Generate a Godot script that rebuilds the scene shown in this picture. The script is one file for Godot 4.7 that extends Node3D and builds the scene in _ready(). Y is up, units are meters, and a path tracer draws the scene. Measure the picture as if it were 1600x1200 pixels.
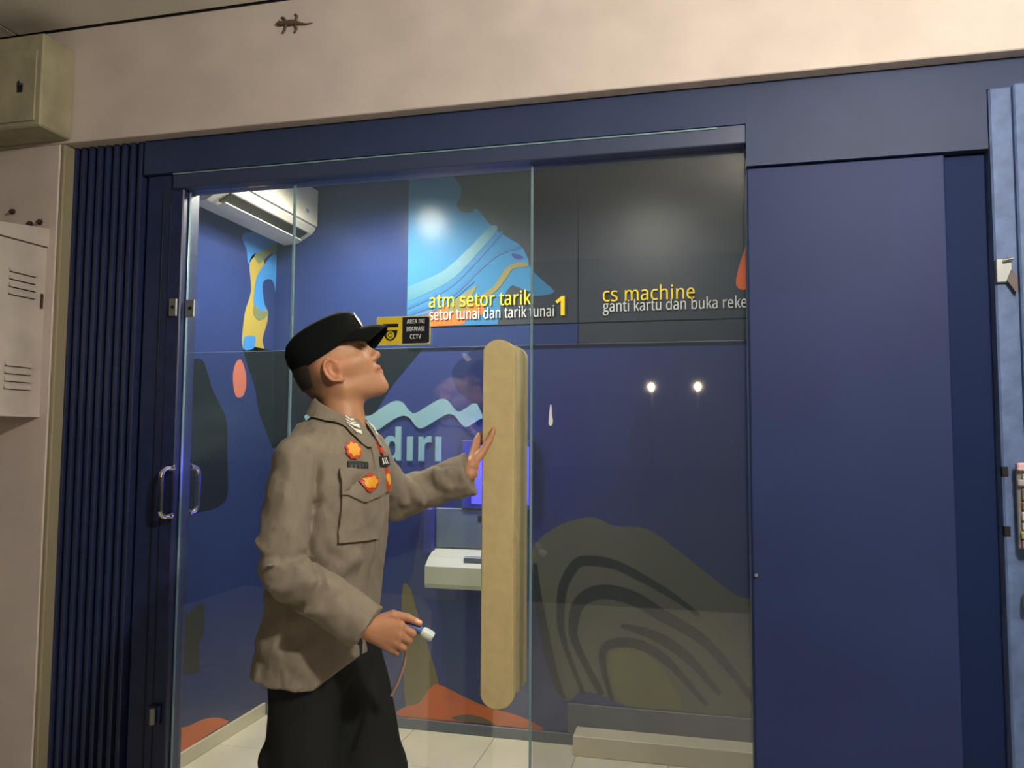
extends Node3D
# A bank machine booth at night behind a glass front, seen from the veranda outside, and a uniformed man at its door.
# The glass front stands at z = 0, the veranda lies towards +z, the booth towards -z. Metres, y up.

const BACK_Z := -1.17
const LEFT_X := -2.17
const MAN := Vector3(-0.95, 0.0, 0.55)

var M := {}
var used := {}
var crumple := FastNoiseLite.new()
var fine := FastNoiseLite.new()

func _ready() -> void:
	# camera
	var cam := Camera3D.new()
	cam.name = "camera"
	cam.position = Vector3(0, 1.40, 2.5)
	cam.rotation_degrees = Vector3(3.929, 13.663, 0.339)
	cam.fov = 52.1
	cam.near = 0.05
	cam.far = 120.0
	add_child(cam)
	cam.current = true
	# night sky and exposure
	var we := WorldEnvironment.new()
	we.name = "night_environment"
	var env := Environment.new()
	env.background_mode = Environment.BG_COLOR
	env.background_color = Color(0.16, 0.155, 0.15)
	env.tonemap_mode = Environment.TONE_MAPPER_LINEAR
	env.tonemap_exposure = 1.0
	env.sdfgi_enabled = true
	env.ssao_enabled = true
	env.ssil_enabled = true
	we.environment = env
	add_child(we)
	crumple.seed = 11
	crumple.noise_type = FastNoiseLite.TYPE_SIMPLEX_SMOOTH
	crumple.frequency = 1.0
	crumple.fractal_octaves = 2
	fine.seed = 5
	fine.frequency = 1.0
	materials()
	porch_lamp(Vector3(0.85, 2.93, 1.95), 4.2, "hanging globe lamp on the veranda ceiling, above and right of the glass front")
	booth_lamp(Vector3(-1.50, 2.745, -0.60), 3.3, "left downlight in the booth ceiling, hidden above the glass front near the air conditioner")
	booth_lamp(Vector3(-0.25, 2.745, -0.55), 1.4, "added right downlight in the booth ceiling, unseen, put in to brighten the booth floor")  # second booth lamp, added without a seen source, for a brighter floor
	shell()
	booth()
	shop_front()
	machine()
	left_side()
	right_side()
	outside()
	person()

# ---------------------------------------------------------------- helpers
func col(r: int, g: int, b: int) -> Color:
	return Color8(r, g, b)

func lin(r: int, g: int, b: int) -> Color:
	return Color8(r, g, b).srgb_to_linear()

func mat(c: Color, rough := 0.6, metal := 0.0, spec := 0.5) -> StandardMaterial3D:
	var m := StandardMaterial3D.new()
	m.albedo_color = c
	m.roughness = rough
	m.metallic = metal
	m.metallic_specular = spec
	return m

func noise_tex(freq: float, ramp_lo: Color, ramp_hi: Color, sd: int, octaves := 4) -> NoiseTexture2D:
	var n := FastNoiseLite.new()
	n.seed = sd
	n.frequency = freq
	n.fractal_octaves = octaves
	var t := NoiseTexture2D.new()
	t.width = 512
	t.height = 512
	t.seamless = true
	t.noise = n
	var g := Gradient.new()
	g.set_color(0, ramp_lo)
	g.set_color(1, ramp_hi)
	t.color_ramp = g
	return t

func bump_tex(freq: float, strength: float, sd: int) -> NoiseTexture2D:
	var n := FastNoiseLite.new()
	n.seed = sd
	n.frequency = freq
	n.fractal_octaves = 4
	var t := NoiseTexture2D.new()
	t.width = 512
	t.height = 512
	t.seamless = true
	t.as_normal_map = true
	t.bump_strength = strength
	t.noise = n
	return t

func worn(m: StandardMaterial3D, freq: float, lo: float, sd: int, scale: float, bump := 0.0) -> StandardMaterial3D:
	m.albedo_texture = noise_tex(freq, Color(lo, lo, lo), Color(1, 1, 1), sd)
	m.uv1_triplanar = true
	m.uv1_world_triplanar = true
	m.uv1_scale = Vector3(scale, scale, scale)
	if bump > 0.0:
		m.normal_enabled = true
		m.normal_scale = bump
		m.normal_texture = bump_tex(freq * 6.0, 4.0, sd + 50)
	return m

func glass(c: Color, alpha: float) -> StandardMaterial3D:
	var m := mat(Color(c.r, c.g, c.b, alpha), 0.02)
	m.transparency = BaseMaterial3D.TRANSPARENCY_ALPHA
	return m

func materials() -> void:
	M.plaster = worn(mat(col(210, 196, 188), 0.85), 0.006, 0.93, 1, 0.9, 0.07)
	M.ceiling = worn(mat(col(230, 225, 214), 0.9), 0.005, 0.94, 2, 0.7, 0.05)
	M.reveal = mat(col(150, 140, 112), 0.8)
	M.paving = worn(mat(col(204, 199, 188), 0.5), 0.01, 0.85, 3, 1.2, 0.05)
	M.asphalt = worn(mat(col(48, 48, 50), 0.9), 0.03, 0.6, 4, 0.8, 0.6)
	M.steel_blue = worn(mat(col(46, 58, 100), 0.45), 0.012, 0.85, 5, 1.3)
	M.gate_blue = worn(mat(col(42, 52, 92), 0.4), 0.02, 0.8, 6, 1.4)
	M.jamb_blue = worn(mat(col(92, 114, 160), 0.6), 0.016, 0.78, 7, 1.8, 0.04)
	M.panel_blue = worn(mat(col(40, 52, 94), 0.55, 0.0, 0.3), 0.004, 0.92, 8, 0.8)
	M.header = worn(mat(col(50, 62, 94), 0.55, 0.0, 0.35), 0.006, 0.9, 9, 0.8)
	M.header_low = mat(col(52, 62, 90), 0.4)
	M.side_shade_blue = mat(col(24, 37, 72), 0.6, 0.0, 0.2)  # darkened blue, shade put into the colour
	M.dark = mat(col(16, 17, 22), 0.5)
	M.alu = mat(col(150, 152, 156), 0.32, 0.85)
	M.chrome = mat(col(215, 213, 205), 0.12, 1.0)
	M.tin = mat(col(148, 150, 150), 0.45, 0.7)
	M.glass = glass(Color(0.75, 0.9, 0.9), 0.03)
	M.film = glass(Color(0.10, 0.13, 0.24), 0.05)
	M.smoke_veil = glass(Color(0.27, 0.30, 0.32), 0.25)  # smoked tint, its pale grey also stands in for a veil of reflections
	M.glass_edge = mat(col(120, 150, 158), 0.2)
	M.film_edge = mat(col(150, 165, 190), 0.4)
	M.wall_blue = mat(col(40, 54, 104), 0.25, 0.0, 0.35)
	M.wall_blue_low = mat(col(48, 58, 118), 0.3)
	M.sign_navy = mat(col(36, 42, 58), 0.5)
	M.skirt = mat(col(96, 100, 112), 0.35)
	M.skirt_light = mat(col(222, 214, 184), 0.4)
	M.booth_ceiling = mat(col(120, 124, 136), 0.6)
	M.tile = worn(mat(col(240, 234, 208), 0.22), 0.006, 0.94, 12, 0.8)
	M.grout = mat(col(190, 184, 160), 0.8)
	M.letter_yellow = mat(col(246, 214, 20), 0.4)
	M.letter_white = mat(col(214, 214, 214), 0.4)
	M.teal = mat(col(132, 172, 182), 0.35)
	M.handle = worn(mat(col(196, 178, 130), 0.5), 0.02, 0.92, 14, 1.5)
	M.box_cream = worn(mat(col(176, 168, 138), 0.6), 0.008, 0.85, 15, 1.5, 0.1)
	M.cabinet = worn(mat(col(206, 194, 184), 0.55), 0.008, 0.9, 16, 1.2, 0.1)
	M.rust = mat(col(66, 46, 42), 0.9)
	M.ac = mat(col(244, 240, 220), 0.4)
	M.ac_dark = mat(col(56, 54, 48), 0.6)
	M.sign_yellow = mat(col(222, 196, 44), 0.45)
	M.sign_black = mat(col(20, 24, 34), 0.45)
	M.machine = mat(col(52, 62, 132), 0.25)
	M.machine_shelf = mat(col(196, 200, 176), 0.4)
	M.machine_grey = mat(col(96, 112, 124), 0.35)
	M.gecko = mat(col(92, 80, 62), 0.7)
	M.sky_lamp = mat(col(255, 244, 214), 0.5)
	M.sky_lamp.emission_enabled = true
	M.sky_lamp.emission = col(255, 240, 205)
	M.sky_lamp.emission_energy_multiplier = 6.0
	M.led = mat(col(60, 70, 255), 0.4)
	M.led.emission_enabled = true
	M.led.emission = col(104, 92, 255)
	M.led.emission_energy_multiplier = 1.1

# the four metas and a numbered name
func numbered(called: String) -> String:
	var n: int = used.get(called, 0)
	used[called] = n + 1
	return called if n == 0 else "%s_%03d" % [called, n]

func tag(o: Node3D, label: String, category: String, group := "") -> Node3D:
	o.set_meta("label", label)
	o.set_meta("category", category)
	if group != "":
		o.set_meta("group", group)
	return o

func thing(called: String, at: Vector3, label: String, category: String, group := "") -> Node3D:
	var o := Node3D.new()
	o.name = numbered(called)
	add_child(o)
	o.position = at
	tag(o, label, category, group)
	return o

func put(called: String, mesh: Mesh, m: Material, parent: Node3D = null, at := Vector3.ZERO) -> MeshInstance3D:
	var o := MeshInstance3D.new()
	o.mesh = mesh
	o.material_override = m
	o.name = numbered(called) if parent == null else called
	(self if parent == null else parent).add_child(o, true)
	o.position = at
	return o

func struct(called: String, mesh: Mesh, m: Material, at := Vector3.ZERO) -> MeshInstance3D:
	var o := put(called, mesh, m, null, at)
	o.set_meta("kind", "structure")
	return o

# a list of triangles with normals and colours
class Tris:
	var v := PackedVector3Array()
	var n := PackedVector3Array()
	var c := PackedColorArray()
	func tri(a: Vector3, b: Vector3, d: Vector3, out: Vector3, k := Color.WHITE) -> void:
		var f := (b - a).cross(d - a)
		if f.length_squared() < 1e-18:
			return
		f = f.normalized()
		if f.dot(out) > 0.0:   # front faces run clockwise
			var t := b
			b = d
			d = t
		else:
			f = -f
		v.append_array([a, b, d])
		n.append_array([f, f, f])
		c.append_array([k, k, k])
	func quad(a: Vector3, b: Vector3, d: Vector3, e: Vector3, out: Vector3, k := Color.WHITE) -> void:
		tri(a, b, d, out, k)
		tri(a, d, e, out, k)
	func smooth(a: Vector3, b: Vector3, d: Vector3, na: Vector3, nb: Vector3, nd: Vector3, k := Color.WHITE) -> void:
		var f := (b - a).cross(d - a)
		if f.dot(na + nb + nd) > 0.0:
			v.append_array([a, d, b])
			n.append_array([na, nd, nb])
		else:
			v.append_array([a, b, d])
			n.append_array([na, nb, nd])
		c.append_array([k, k, k])
	func add(o: Tris) -> Tris:
		v.append_array(o.v)
		n.append_array(o.n)
		c.append_array(o.c)
		return self
	func moved(x: Transform3D) -> Tris:
		for i in v.size():
			v[i] = x * v[i]
			n[i] = (x.basis * n[i]).normalized()
		return self
	func mesh() -> ArrayMesh:
		var a := []
		a.resize(Mesh.ARRAY_MAX)
		a[Mesh.ARRAY_VERTEX] = v
		a[Mesh.ARRAY_NORMAL] = n
		a[Mesh.ARRAY_COLOR] = c
		var m := ArrayMesh.new()
		m.add_surface_from_arrays(Mesh.PRIMITIVE_TRIANGLES, a)
		return m

# a box between two corners with chamfered edges
func box_t(lo: Vector3, hi: Vector3, b := 0.004) -> Tris:
	var t := Tris.new()
	var m := (lo + hi) / 2
	var h := (hi - lo) / 2
	b = minf(b, minf(h.x, minf(h.y, h.z)) * 0.45)
	for ax in 3:
		var u := (ax + 1) % 3
		var w := (ax + 2) % 3
		for s in [-1.0, 1.0]:
			var q: Array[Vector3] = []
			for k in [[-1, -1], [1, -1], [1, 1], [-1, 1]]:
				var p := Vector3.ZERO
				p[ax] = s * h[ax]
				p[u] = k[0] * (h[u] - b)
				p[w] = k[1] * (h[w] - b)
				q.append(m + p)
			var o := Vector3.ZERO
			o[ax] = s
			t.quad(q[0], q[1], q[2], q[3], o)
			for s2 in [-1.0, 1.0]:   # the edge between face ax and face u
				var e: Array[Vector3] = []
				for k in [[0, -1], [0, 1], [1, 1], [1, -1]]:
					var p := Vector3.ZERO
					p[ax] = s * (h[ax] - (b if k[0] == 1 else 0.0))
					p[u] = s2 * (h[u] - (b if k[0] == 0 else 0.0))
					p[w] = k[1] * (h[w] - b)
					e.append(m + p)
				var o2 := o
				o2[u] = s2
				t.quad(e[0], e[1], e[2], e[3], o2)
	for i in 8:
		var s := Vector3(1 if i & 1 else -1, 1 if i & 2 else -1, 1 if i & 4 else -1)
		var a := m + s * Vector3(h.x, h.y - b, h.z - b)
		var c := m + s * Vector3(h.x - b, h.y, h.z - b)
		var d := m + s * Vector3(h.x - b, h.y - b, h.z)
		t.tri(a, c, d, s)
	return t

func box(lo: Vector3, hi: Vector3, b := 0.004) -> ArrayMesh:
	return box_t(lo, hi, b).mesh()

# a tube along points with a radius each
func tube_t(pts: Array, radii: Array, sides := 12, caps := true) -> Tris:
	var t := Tris.new()
	var rings := []
	var norms := []
	var up := Vector3.UP
	for i in pts.size():
		var d: Vector3 = (pts[mini(i + 1, pts.size() - 1)] - pts[maxi(i - 1, 0)]).normalized()
		if i == 0:
			up = Vector3.UP if absf(d.y) < 0.9 else Vector3.RIGHT
		var x := up.cross(d).normalized()
		up = d.cross(x).normalized()
		var r: float = radii[mini(i, radii.size() - 1)]
		var ring := []
		var nn := []
		for k in sides:
			var a := TAU * k / sides
			var o := x * cos(a) + up * sin(a)
			ring.append(pts[i] + o * r)
			nn.append(o)
		rings.append(ring)
		norms.append(nn)
	for i in pts.size() - 1:
		for k in sides:
			var l := (k + 1) % sides
			t.smooth(rings[i][k], rings[i][l], rings[i + 1][l], norms[i][k], norms[i][l], norms[i][l])
			t.smooth(rings[i][k], rings[i + 1][l], rings[i + 1][k], norms[i][k], norms[i][l], norms[i][k])
	if caps:
		for e in [0, pts.size() - 1]:
			var o: Vector3 = (pts[0] - pts[1]) if e == 0 else (pts[-1] - pts[-2])
			for k in sides:
				t.tri(pts[e], rings[e][k], rings[e][(k + 1) % sides], o)
	return t

func tube(pts: Array, radii: Array, sides := 12) -> ArrayMesh:
	return tube_t(pts, radii, sides).mesh()

# a smooth closed outline through points
func rounded(p: PackedVector2Array, steps := 4) -> PackedVector2Array:
	var o := PackedVector2Array()
	var n := p.size()
	for i in n:
		for k in steps:
			o.append(p[i].cubic_interpolate(p[(i + 1) % n], p[(i - 1 + n) % n], p[(i + 2) % n], float(k) / steps))
	return o

# the same for an open curve, closed by straight lines through corner points
func rounded_open(p: PackedVector2Array, corners: Array, steps := 4) -> PackedVector2Array:
	var o := PackedVector2Array()
	for i in p.size() - 1:
		for k in steps:
			o.append(p[i].cubic_interpolate(p[i + 1], p[maxi(i - 1, 0)], p[mini(i + 2, p.size() - 1)], float(k) / steps))
	o.append(p[-1])
	o.append_array(v2(corners))
	return o

func ribbon(p: PackedVector2Array, width: float, taper := true) -> PackedVector2Array:
	var q := PackedVector2Array()
	for i in p.size() - 1:
		for k in 5:
			q.append(p[i].cubic_interpolate(p[i + 1], p[maxi(i - 1, 0)], p[mini(i + 2, p.size() - 1)], k / 5.0))
	q.append(p[-1])
	var left := PackedVector2Array()
	var right := PackedVector2Array()
	for i in q.size():
		var d := (q[mini(i + 1, q.size() - 1)] - q[maxi(i - 1, 0)]).normalized().orthogonal()
		var w := width / 2
		if taper:
			w *= 0.35 + 0.65 * sin(PI * clampf(float(i) / (q.size() - 1), 0.06, 0.94))
		left.append(q[i] + d * w)
		right.append(q[i] - d * w)
	right.reverse()
	left.append_array(right)
	return left

# an outline in a plane, given a thickness: x and y of the outline go along ux and uy, the front lies `thick` towards n
func plate_t(outline: PackedVector2Array, o: Vector3, ux: Vector3, uy: Vector3, n: Vector3, thick: float) -> Tris:
	var t := Tris.new()
	var idx := Geometry2D.triangulate_polygon(outline)
	var w: Array[Vector3] = []
	for p in outline:
		w.append(o + ux * p.x + uy * p.y)
	for i in range(0, idx.size(), 3):
		t.tri(w[idx[i]] + n * thick, w[idx[i + 1]] + n * thick, w[idx[i + 2]] + n * thick, n)
		t.tri(w[idx[i]], w[idx[i + 1]], w[idx[i + 2]], -n)
	var turn := -1.0 if Geometry2D.is_polygon_clockwise(outline) else 1.0
	for i in w.size():
		var j := (i + 1) % w.size()
		var e := (outline[j] - outline[i]) * turn
		t.quad(w[i], w[j], w[j] + n * thick, w[i] + n * thick, ux * e.y - uy * e.x)
	return t

func v2(a: Array) -> PackedVector2Array:
	var p := PackedVector2Array()
	for i in range(0, a.size(), 2):
		p.append(Vector2(a[i], a[i + 1]))
	return p

func lettering(called: String, s: String, m: Material, parent: Node3D, at: Vector3, width: float, em: float, bold := false, depth := 0.004) -> MeshInstance3D:
	var f := SystemFont.new()
	f.font_names = PackedStringArray(["Droid Sans"])
	if bold:
		f.font_weight = 700
	var t := TextMesh.new()
	t.text = s
	t.font = f
	t.font_size = 96
	t.pixel_size = em / 96.0
	t.depth = depth
	t.curve_step = 2.0
	t.horizontal_alignment = HORIZONTAL_ALIGNMENT_LEFT
	t.vertical_alignment = VERTICAL_ALIGNMENT_BOTTOM
	var box_of := t.get_aabb()
	var o := put(called, t, m, parent)
	var sx := width / maxf(box_of.size.x, 0.001) if width > 0.0 else 1.0
	o.scale = Vector3(sx, 1, 1)
	o.position = at - Vector3(box_of.position.x * sx, 0, 0)
	return o

# ---------------------------------------------------------------- lamps
func porch_lamp(at: Vector3, e: float, label: String) -> void:
	var t := thing("globe_lamp", at, label, "lamp")
	put("lamp_base", tube([Vector3(0, 0.005, 0), Vector3(0, -0.03, 0)], [0.07, 0.06], 24), M.ceiling, t)
	put("lamp_stem", tube([Vector3(0, -0.0305, 0), Vector3(0, -0.135, 0)], [0.008], 10), M.tin, t)
	var globe := []
	var wide := []
	for k in 13:
		globe.append(Vector3(0, -0.22 + 0.085 * cos(PI * k / 12.0), 0))
		wide.append(maxf(0.003, 0.085 * sin(PI * k / 12.0)))
	put("lamp_globe", tube(globe, wide, 24), M.sky_lamp, t)
	var l := OmniLight3D.new()
	l.name = "lamp_light"
	l.light_color = Color(1.0, 0.975, 0.925)
	l.light_energy = e
	l.light_size = 0.07
	l.omni_range = 14.0
	l.omni_attenuation = 2.0
	l.shadow_enabled = true
	t.add_child(l)
	l.position = Vector3(0, -0.22, 0)

func booth_lamp(at: Vector3, e: float, label: String) -> void:
	var t := thing("booth_downlight", at, label, "lamp", "booth downlights")
	put("lamp_ring", tube([Vector3(0, 0.0, 0), Vector3(0, -0.015, 0)], [0.11, 0.10], 28), M.ac, t)
	put("lamp_glass", tube([Vector3(0, -0.016, 0), Vector3(0, -0.022, 0)], [0.085, 0.08], 28), M.sky_lamp, t)
	var l := SpotLight3D.new()
	l.spot_angle = 84.0
	l.spot_angle_attenuation = 0.7
	l.rotation_degrees = Vector3(-90, 0, 0)
	l.name = "lamp_light"
	l.light_color = Color(1.0, 0.985, 0.90)
	l.light_energy = e
	l.light_size = 0.08
	l.spot_range = 8.0
	l.spot_attenuation = 2.0
	l.shadow_enabled = true
	t.add_child(l)
	l.position = Vector3(0, -0.11, 0)

# ---------------------------------------------------------------- setting
func shell() -> void:
	var fl := struct("floor", box(Vector3(-4.2, -0.12, -0.02), Vector3(2.6, 0.0, 4.2), 0.0), M.paving)
	for i in 11:
		for k in 7:
			var lo := Vector3(-4.18 + i * 0.61, -0.01, 0.0 + k * 0.6)
			put("paving_tile", box(lo, lo + Vector3(0.605, 0.0115, 0.595), 0.002), M.paving, fl)
	# the plastered wall above the shop front and to its left
	struct("wall_front", box(Vector3(-4.2, 2.493, -0.14), Vector3(2.6, 2.932, 0.10), 0.003), M.plaster)
	var wl := struct("wall_left", box(Vector3(-4.2, 0.0, -0.14), Vector3(-2.335, 2.4925, 0.10), 0.004), M.plaster)
	put("wall_reveal", box(Vector3(-2.3348, 0.0, -0.14), Vector3(-2.316, 2.4925, 0.097), 0.006), M.reveal, wl)
	struct("wall_right", box(Vector3(1.05, 0.0, -0.14), Vector3(2.6, 2.4925, 0.10), 0.004), M.plaster)
	var ce := struct("ceiling", box(Vector3(-4.2, 2.95, -1.6), Vector3(2.6, 3.1, 4.2), 0.0), M.ceiling)
	for i in 4:
		var x0: float = -4.18 + [0.0, 1.632, 3.2, 5.0][i]
		var x1: float = -4.18 + [1.626, 3.194, 4.994, 6.7][i]
		for k in 2:
			put("ceiling_board", box(Vector3(x0, 2.937, 0.104 + k * 2.0), Vector3(x1, 2.9505, 2.098 + k * 2.0), 0.003), M.ceiling, ce)
	put("ceiling_gap", box(Vector3(-4.2, 2.9325, -0.14), Vector3(2.6, 2.951, 0.0995), 0.0), M.dark, ce)

func booth() -> void:
	struct("wall_back", box(Vector3(-2.30, 0.0, BACK_Z - 0.10), Vector3(1.05, 2.76, BACK_Z), 0.0), M.wall_blue_low)
	struct("wall_booth_left", box(Vector3(LEFT_X - 0.09, 0.0, BACK_Z), Vector3(LEFT_X, 2.76, -0.145), 0.0), M.wall_blue)
	struct("wall_booth_right", box(Vector3(0.95, 0.0, BACK_Z), Vector3(1.049, 2.76, -0.145), 0.0), M.wall_blue_low)
	struct("ceiling_booth", box(Vector3(-2.30, 2.7605, BACK_Z - 0.1), Vector3(1.05, 2.86, -0.145), 0.0), M.booth_ceiling)
	var fl := struct("floor_booth", box(Vector3(-2.27, -0.12, BACK_Z - 0.1), Vector3(1.05, -0.004, -0.021), 0.0), M.grout)
	for i in 8:
		for k in 3:
			var lo := Vector3(LEFT_X + 0.003 + i * 0.402, -0.0045, BACK_Z + 0.004 + k * 0.402)
			var hi := Vector3(minf(lo.x + 0.398, 0.948), 0.0, minf(lo.z + 0.398, -0.022))
			put("floor_tile", box(lo, hi, 0.001), M.tile, fl)
	# skirtings: along the left wall, along the back wall, and the pale plinth at its right half
	struct("baseboard_left", box(Vector3(LEFT_X, 0.0, BACK_Z + 0.012), Vector3(LEFT_X + 0.014, 0.062, -0.15), 0.003), M.skirt_light)
	struct("baseboard_back", box(Vector3(LEFT_X + 0.014, 0.0, BACK_Z), Vector3(0.95, 0.050, BACK_Z + 0.012), 0.003), M.skirt)
	struct("trim_1", box(Vector3(-0.62, 0.050, BACK_Z), Vector3(0.95, 0.185, BACK_Z + 0.010), 0.003), M.skirt)
	struct("trim_2", box(Vector3(-0.575, 0.0, BACK_Z + 0.0125), Vector3(0.95, 0.088, BACK_Z + 0.13), 0.004), M.skirt_light)
	# upper left field of the back wall, lighter blue
	struct("trim_3", box(Vector3(LEFT_X + 0.001, 1.845, BACK_Z), Vector3(-1.432, 2.758, BACK_Z + 0.004), 0.001), M.wall_blue)
	# prints on the back wall and on the left wall
	var mb := thing("wall_mural", Vector3(0, 0, BACK_Z), "printed mural of black, orange and olive shapes on the blue back wall", "mural")
	var X := Vector3.RIGHT
	var Y := Vector3.UP
	var Z := Vector3.BACK
	var back := func(called: String, a: Array, m: Material, level: float, wide := 0.0, soft := true):
		var p := v2(a)
		if wide > 0.0:
			p = ribbon(p, wide)
		elif soft:
			p = rounded(p)
		put(called, plate_t(p, Vector3.ZERO, X, Y, Z, 0.0008 * level).mesh(), m, mb)
	var ink := mat(col(20, 26, 34), 0.26)
	var navy := mat(col(36, 42, 92), 0.26)
	var olive := mat(col(120, 108, 58), 0.3)
	var orange := mat(col(214, 106, 44), 0.3)
	var grey := mat(col(108, 92, 72), 0.3)
	back.call("mural_black_shape", [-2.1685, 1.845, -1.80, 1.845, -1.345, 1.845, -1.418, 1.761, -1.512, 1.653, -1.579, 1.551, -1.646, 1.448, -1.825, 1.344, -2.1685, 1.341], ink, 1.0, 0.0, false)
	back.call("mural_navy_shape", [-1.197, 1.719, -1.151, 1.782, -1.028, 1.833, -1.025, 1.505, -1.091, 1.574, -1.163, 1.625], navy, 1.0)
	back.call("mural_olive_shape", [-1.440, 0.629, -1.401, 0.668, -1.366, 0.572, -1.332, 0.467, -1.291, 0.363, -1.247, 0.222, -1.262, 0.125, -1.326, 0.074, -1.408, 0.067], olive, 1.0)
	back.call("mural_orange_shape", [-1.440, 0.052, -1.418, 0.097, -1.343, 0.124, -1.279, 0.207, -1.231, 0.214, -1.134, 0.177, -1.007, 0.134, -0.883, 0.113, -0.797, 0.088, -0.732, 0.052, -0.882, 0.052, -1.069, 0.054], orange, 2.0)
	back.call("mural_brown_shape", [-1.181, 0.066, -1.108, 0.090, -1.032, 0.085, -0.969, 0.057, -1.069, 0.055], grey, 3.0)
	var moss := mat(col(98, 100, 82), 0.4)
	var moss_dark := mat(col(38, 40, 38), 0.4)
	var moss_light := mat(col(116, 118, 66), 0.4)
	back.call("mural_moss_shape", [-0.794, 0.847, -0.748, 0.932, -0.641, 1.001, -0.506, 1.035, -0.402, 0.997, -0.256, 0.990, -0.114, 0.897, 0.025, 0.790, 0.134, 0.711, 0.235, 0.640, 0.230, 0.190, -0.120, 0.190, -0.332, 0.190, -0.433, 0.222, -0.551, 0.241, -0.610, 0.195, -0.670, 0.232, -0.725, 0.461, -0.769, 0.694], moss, 1.0)
	back.call("mural_moss_core", [-0.398, 0.239, -0.427, 0.351, -0.427, 0.417, -0.374, 0.449, -0.302, 0.448, -0.217, 0.398, -0.147, 0.307, -0.114, 0.204, -0.332, 0.195], moss_light, 2.0)
	back.call("mural_moss_ring", [-0.545, 0.228, -0.634, 0.452, -0.653, 0.562, -0.641, 0.709, -0.581, 0.815, -0.521, 0.835, -0.402, 0.822, -0.266, 0.762, -0.124, 0.683, -0.026, 0.613], moss_dark, 2.0, 0.048)
	back.call("mural_moss_ring", [-0.462, 0.234, -0.581, 0.456, -0.590, 0.565, -0.560, 0.646, -0.491, 0.690, -0.403, 0.695, -0.301, 0.668, -0.195, 0.609, -0.019, 0.515, 0.103, 0.390, 0.204, 0.261], moss_dark, 3.0, 0.066)
	back.call("mural_moss_ring", [-0.413, 0.210, -0.451, 0.335, -0.456, 0.421, -0.415, 0.466, -0.316, 0.473, -0.231, 0.445, -0.146, 0.386, -0.049, 0.281, 0.005, 0.225], moss_dark, 3.0, 0.045)
	back.call("mural_moss_ring", [-0.374, 0.549, -0.267, 0.527, -0.159, 0.483, -0.056, 0.406, 0.061, 0.276], moss_dark, 2.0, 0.05)
	back.call("mural_moss_ring", [-0.775, 0.812, -0.756, 0.635, -0.722, 0.461, -0.676, 0.289, -0.634, 0.200], moss_dark, 2.0, 0.045)
	var ml := thing("wall_mural", Vector3(LEFT_X, 0, 0), "printed light blue, olive and black mural on the left booth wall below the air conditioner", "mural")
	var side := func(called: String, a: Array, m: Material, level: float):
		put(called, plate_t(rounded(v2(a)), Vector3.ZERO, Z, Y, X, 0.0008 * level).mesh(), m, ml)
	var gold := mat(col(164, 146, 66), 0.3)
	var leaf := mat(col(112, 122, 86), 0.3)
	var sky := mat(col(62, 130, 196), 0.3)
	side.call("mural_olive_shape", [-0.918, 2.265, -0.985, 2.319, -1.052, 2.281, -0.992, 2.177, -0.968, 2.075, -1.017, 2.028, -1.082, 2.055, -1.097, 1.998, -1.054, 1.893, -1.062, 1.838, -0.886, 1.819, -0.888, 1.992, -0.937, 2.118], gold, 1.0)
	side.call("mural_blue_shape", [-0.846, 2.375, -0.968, 2.425, -1.165, 2.470, -1.165, 2.409, -1.060, 2.356, -0.951, 2.291, -0.908, 2.250, -0.888, 2.315], sky, 1.0)
	side.call("mural_leaf_shape", [-0.962, 2.307, -1.078, 2.367, -1.166, 2.409, -1.166, 2.368, -1.092, 2.337, -1.005, 2.271], leaf, 2.0)
	side.call("mural_blue_shape", [-0.985, 2.201, -1.058, 2.282, -1.117, 2.336, -1.166, 2.348, -1.166, 2.168, -1.155, 2.184, -1.123, 2.213, -1.056, 2.196, -1.040, 2.153, -1.062, 2.075, -1.082, 2.052, -0.982, 2.019, -0.962, 2.087], sky, 2.0)
	side.call("mural_leaf_shape", [-0.975, 2.055, -0.962, 2.01, -1.02, 1.985, -1.09, 2.02, -1.092, 2.046, -1.03, 2.03], leaf, 3.0)
	side.call("mural_blue_shape", [-0.890, 1.882, -0.971, 1.899, -0.989, 1.888, -0.985, 1.849, -0.952, 1.829, -0.891, 1.823], sky, 2.0)
	side.call("mural_black_shape", [-0.469, 1.731, -0.563, 1.740, -0.613, 1.678, -0.650, 1.608, -0.717, 1.538, -0.767, 1.465, -0.781, 1.285, -0.776, 1.098, -0.531, 1.061, -0.411, 1.064, -0.376, 1.722], ink, 1.0)
	put("mural_black_shape", plate_t(rounded_open(v2([-1.1685, 1.350, -1.127, 1.407, -1.043, 1.519, -0.996, 1.645, -0.934, 1.736, -0.886, 1.816]), [-0.884, 1.846, -1.1685, 1.846]), Vector3.ZERO, Z, Y, X, 0.0008).mesh(), ink, ml)
	side.call("mural_orange_shape", [-0.806, 1.676, -0.823, 1.745, -0.866, 1.770, -0.904, 1.726, -0.920, 1.658, -0.895, 1.597, -0.834, 1.593], mat(col(196, 112, 92), 0.3), 1.0)
	side.call("mural_olive_shape", [-0.435, 0.638, -0.532, 0.638, -0.575, 0.654, -0.635, 0.653, -0.641, 0.523, -0.607, 0.490, -0.622, 0.375, -0.568, 0.371, -0.446, 0.424], mat(col(44, 46, 34), 0.3), 1.0)
	side.call("mural_orange_shape", [-0.380, 0.195, -0.536, 0.155, -0.662, 0.145, -0.767, 0.117, -0.834, 0.084, -0.850, 0.067, -0.722, 0.066, -0.384, 0.066], orange, 1.0)
	# the long sign board over the machines
	var sb := thing("sign_board", Vector3(0, 0, BACK_Z), "long sign board with light blue print and yellow lettering on the upper back wall", "sign")
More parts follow.
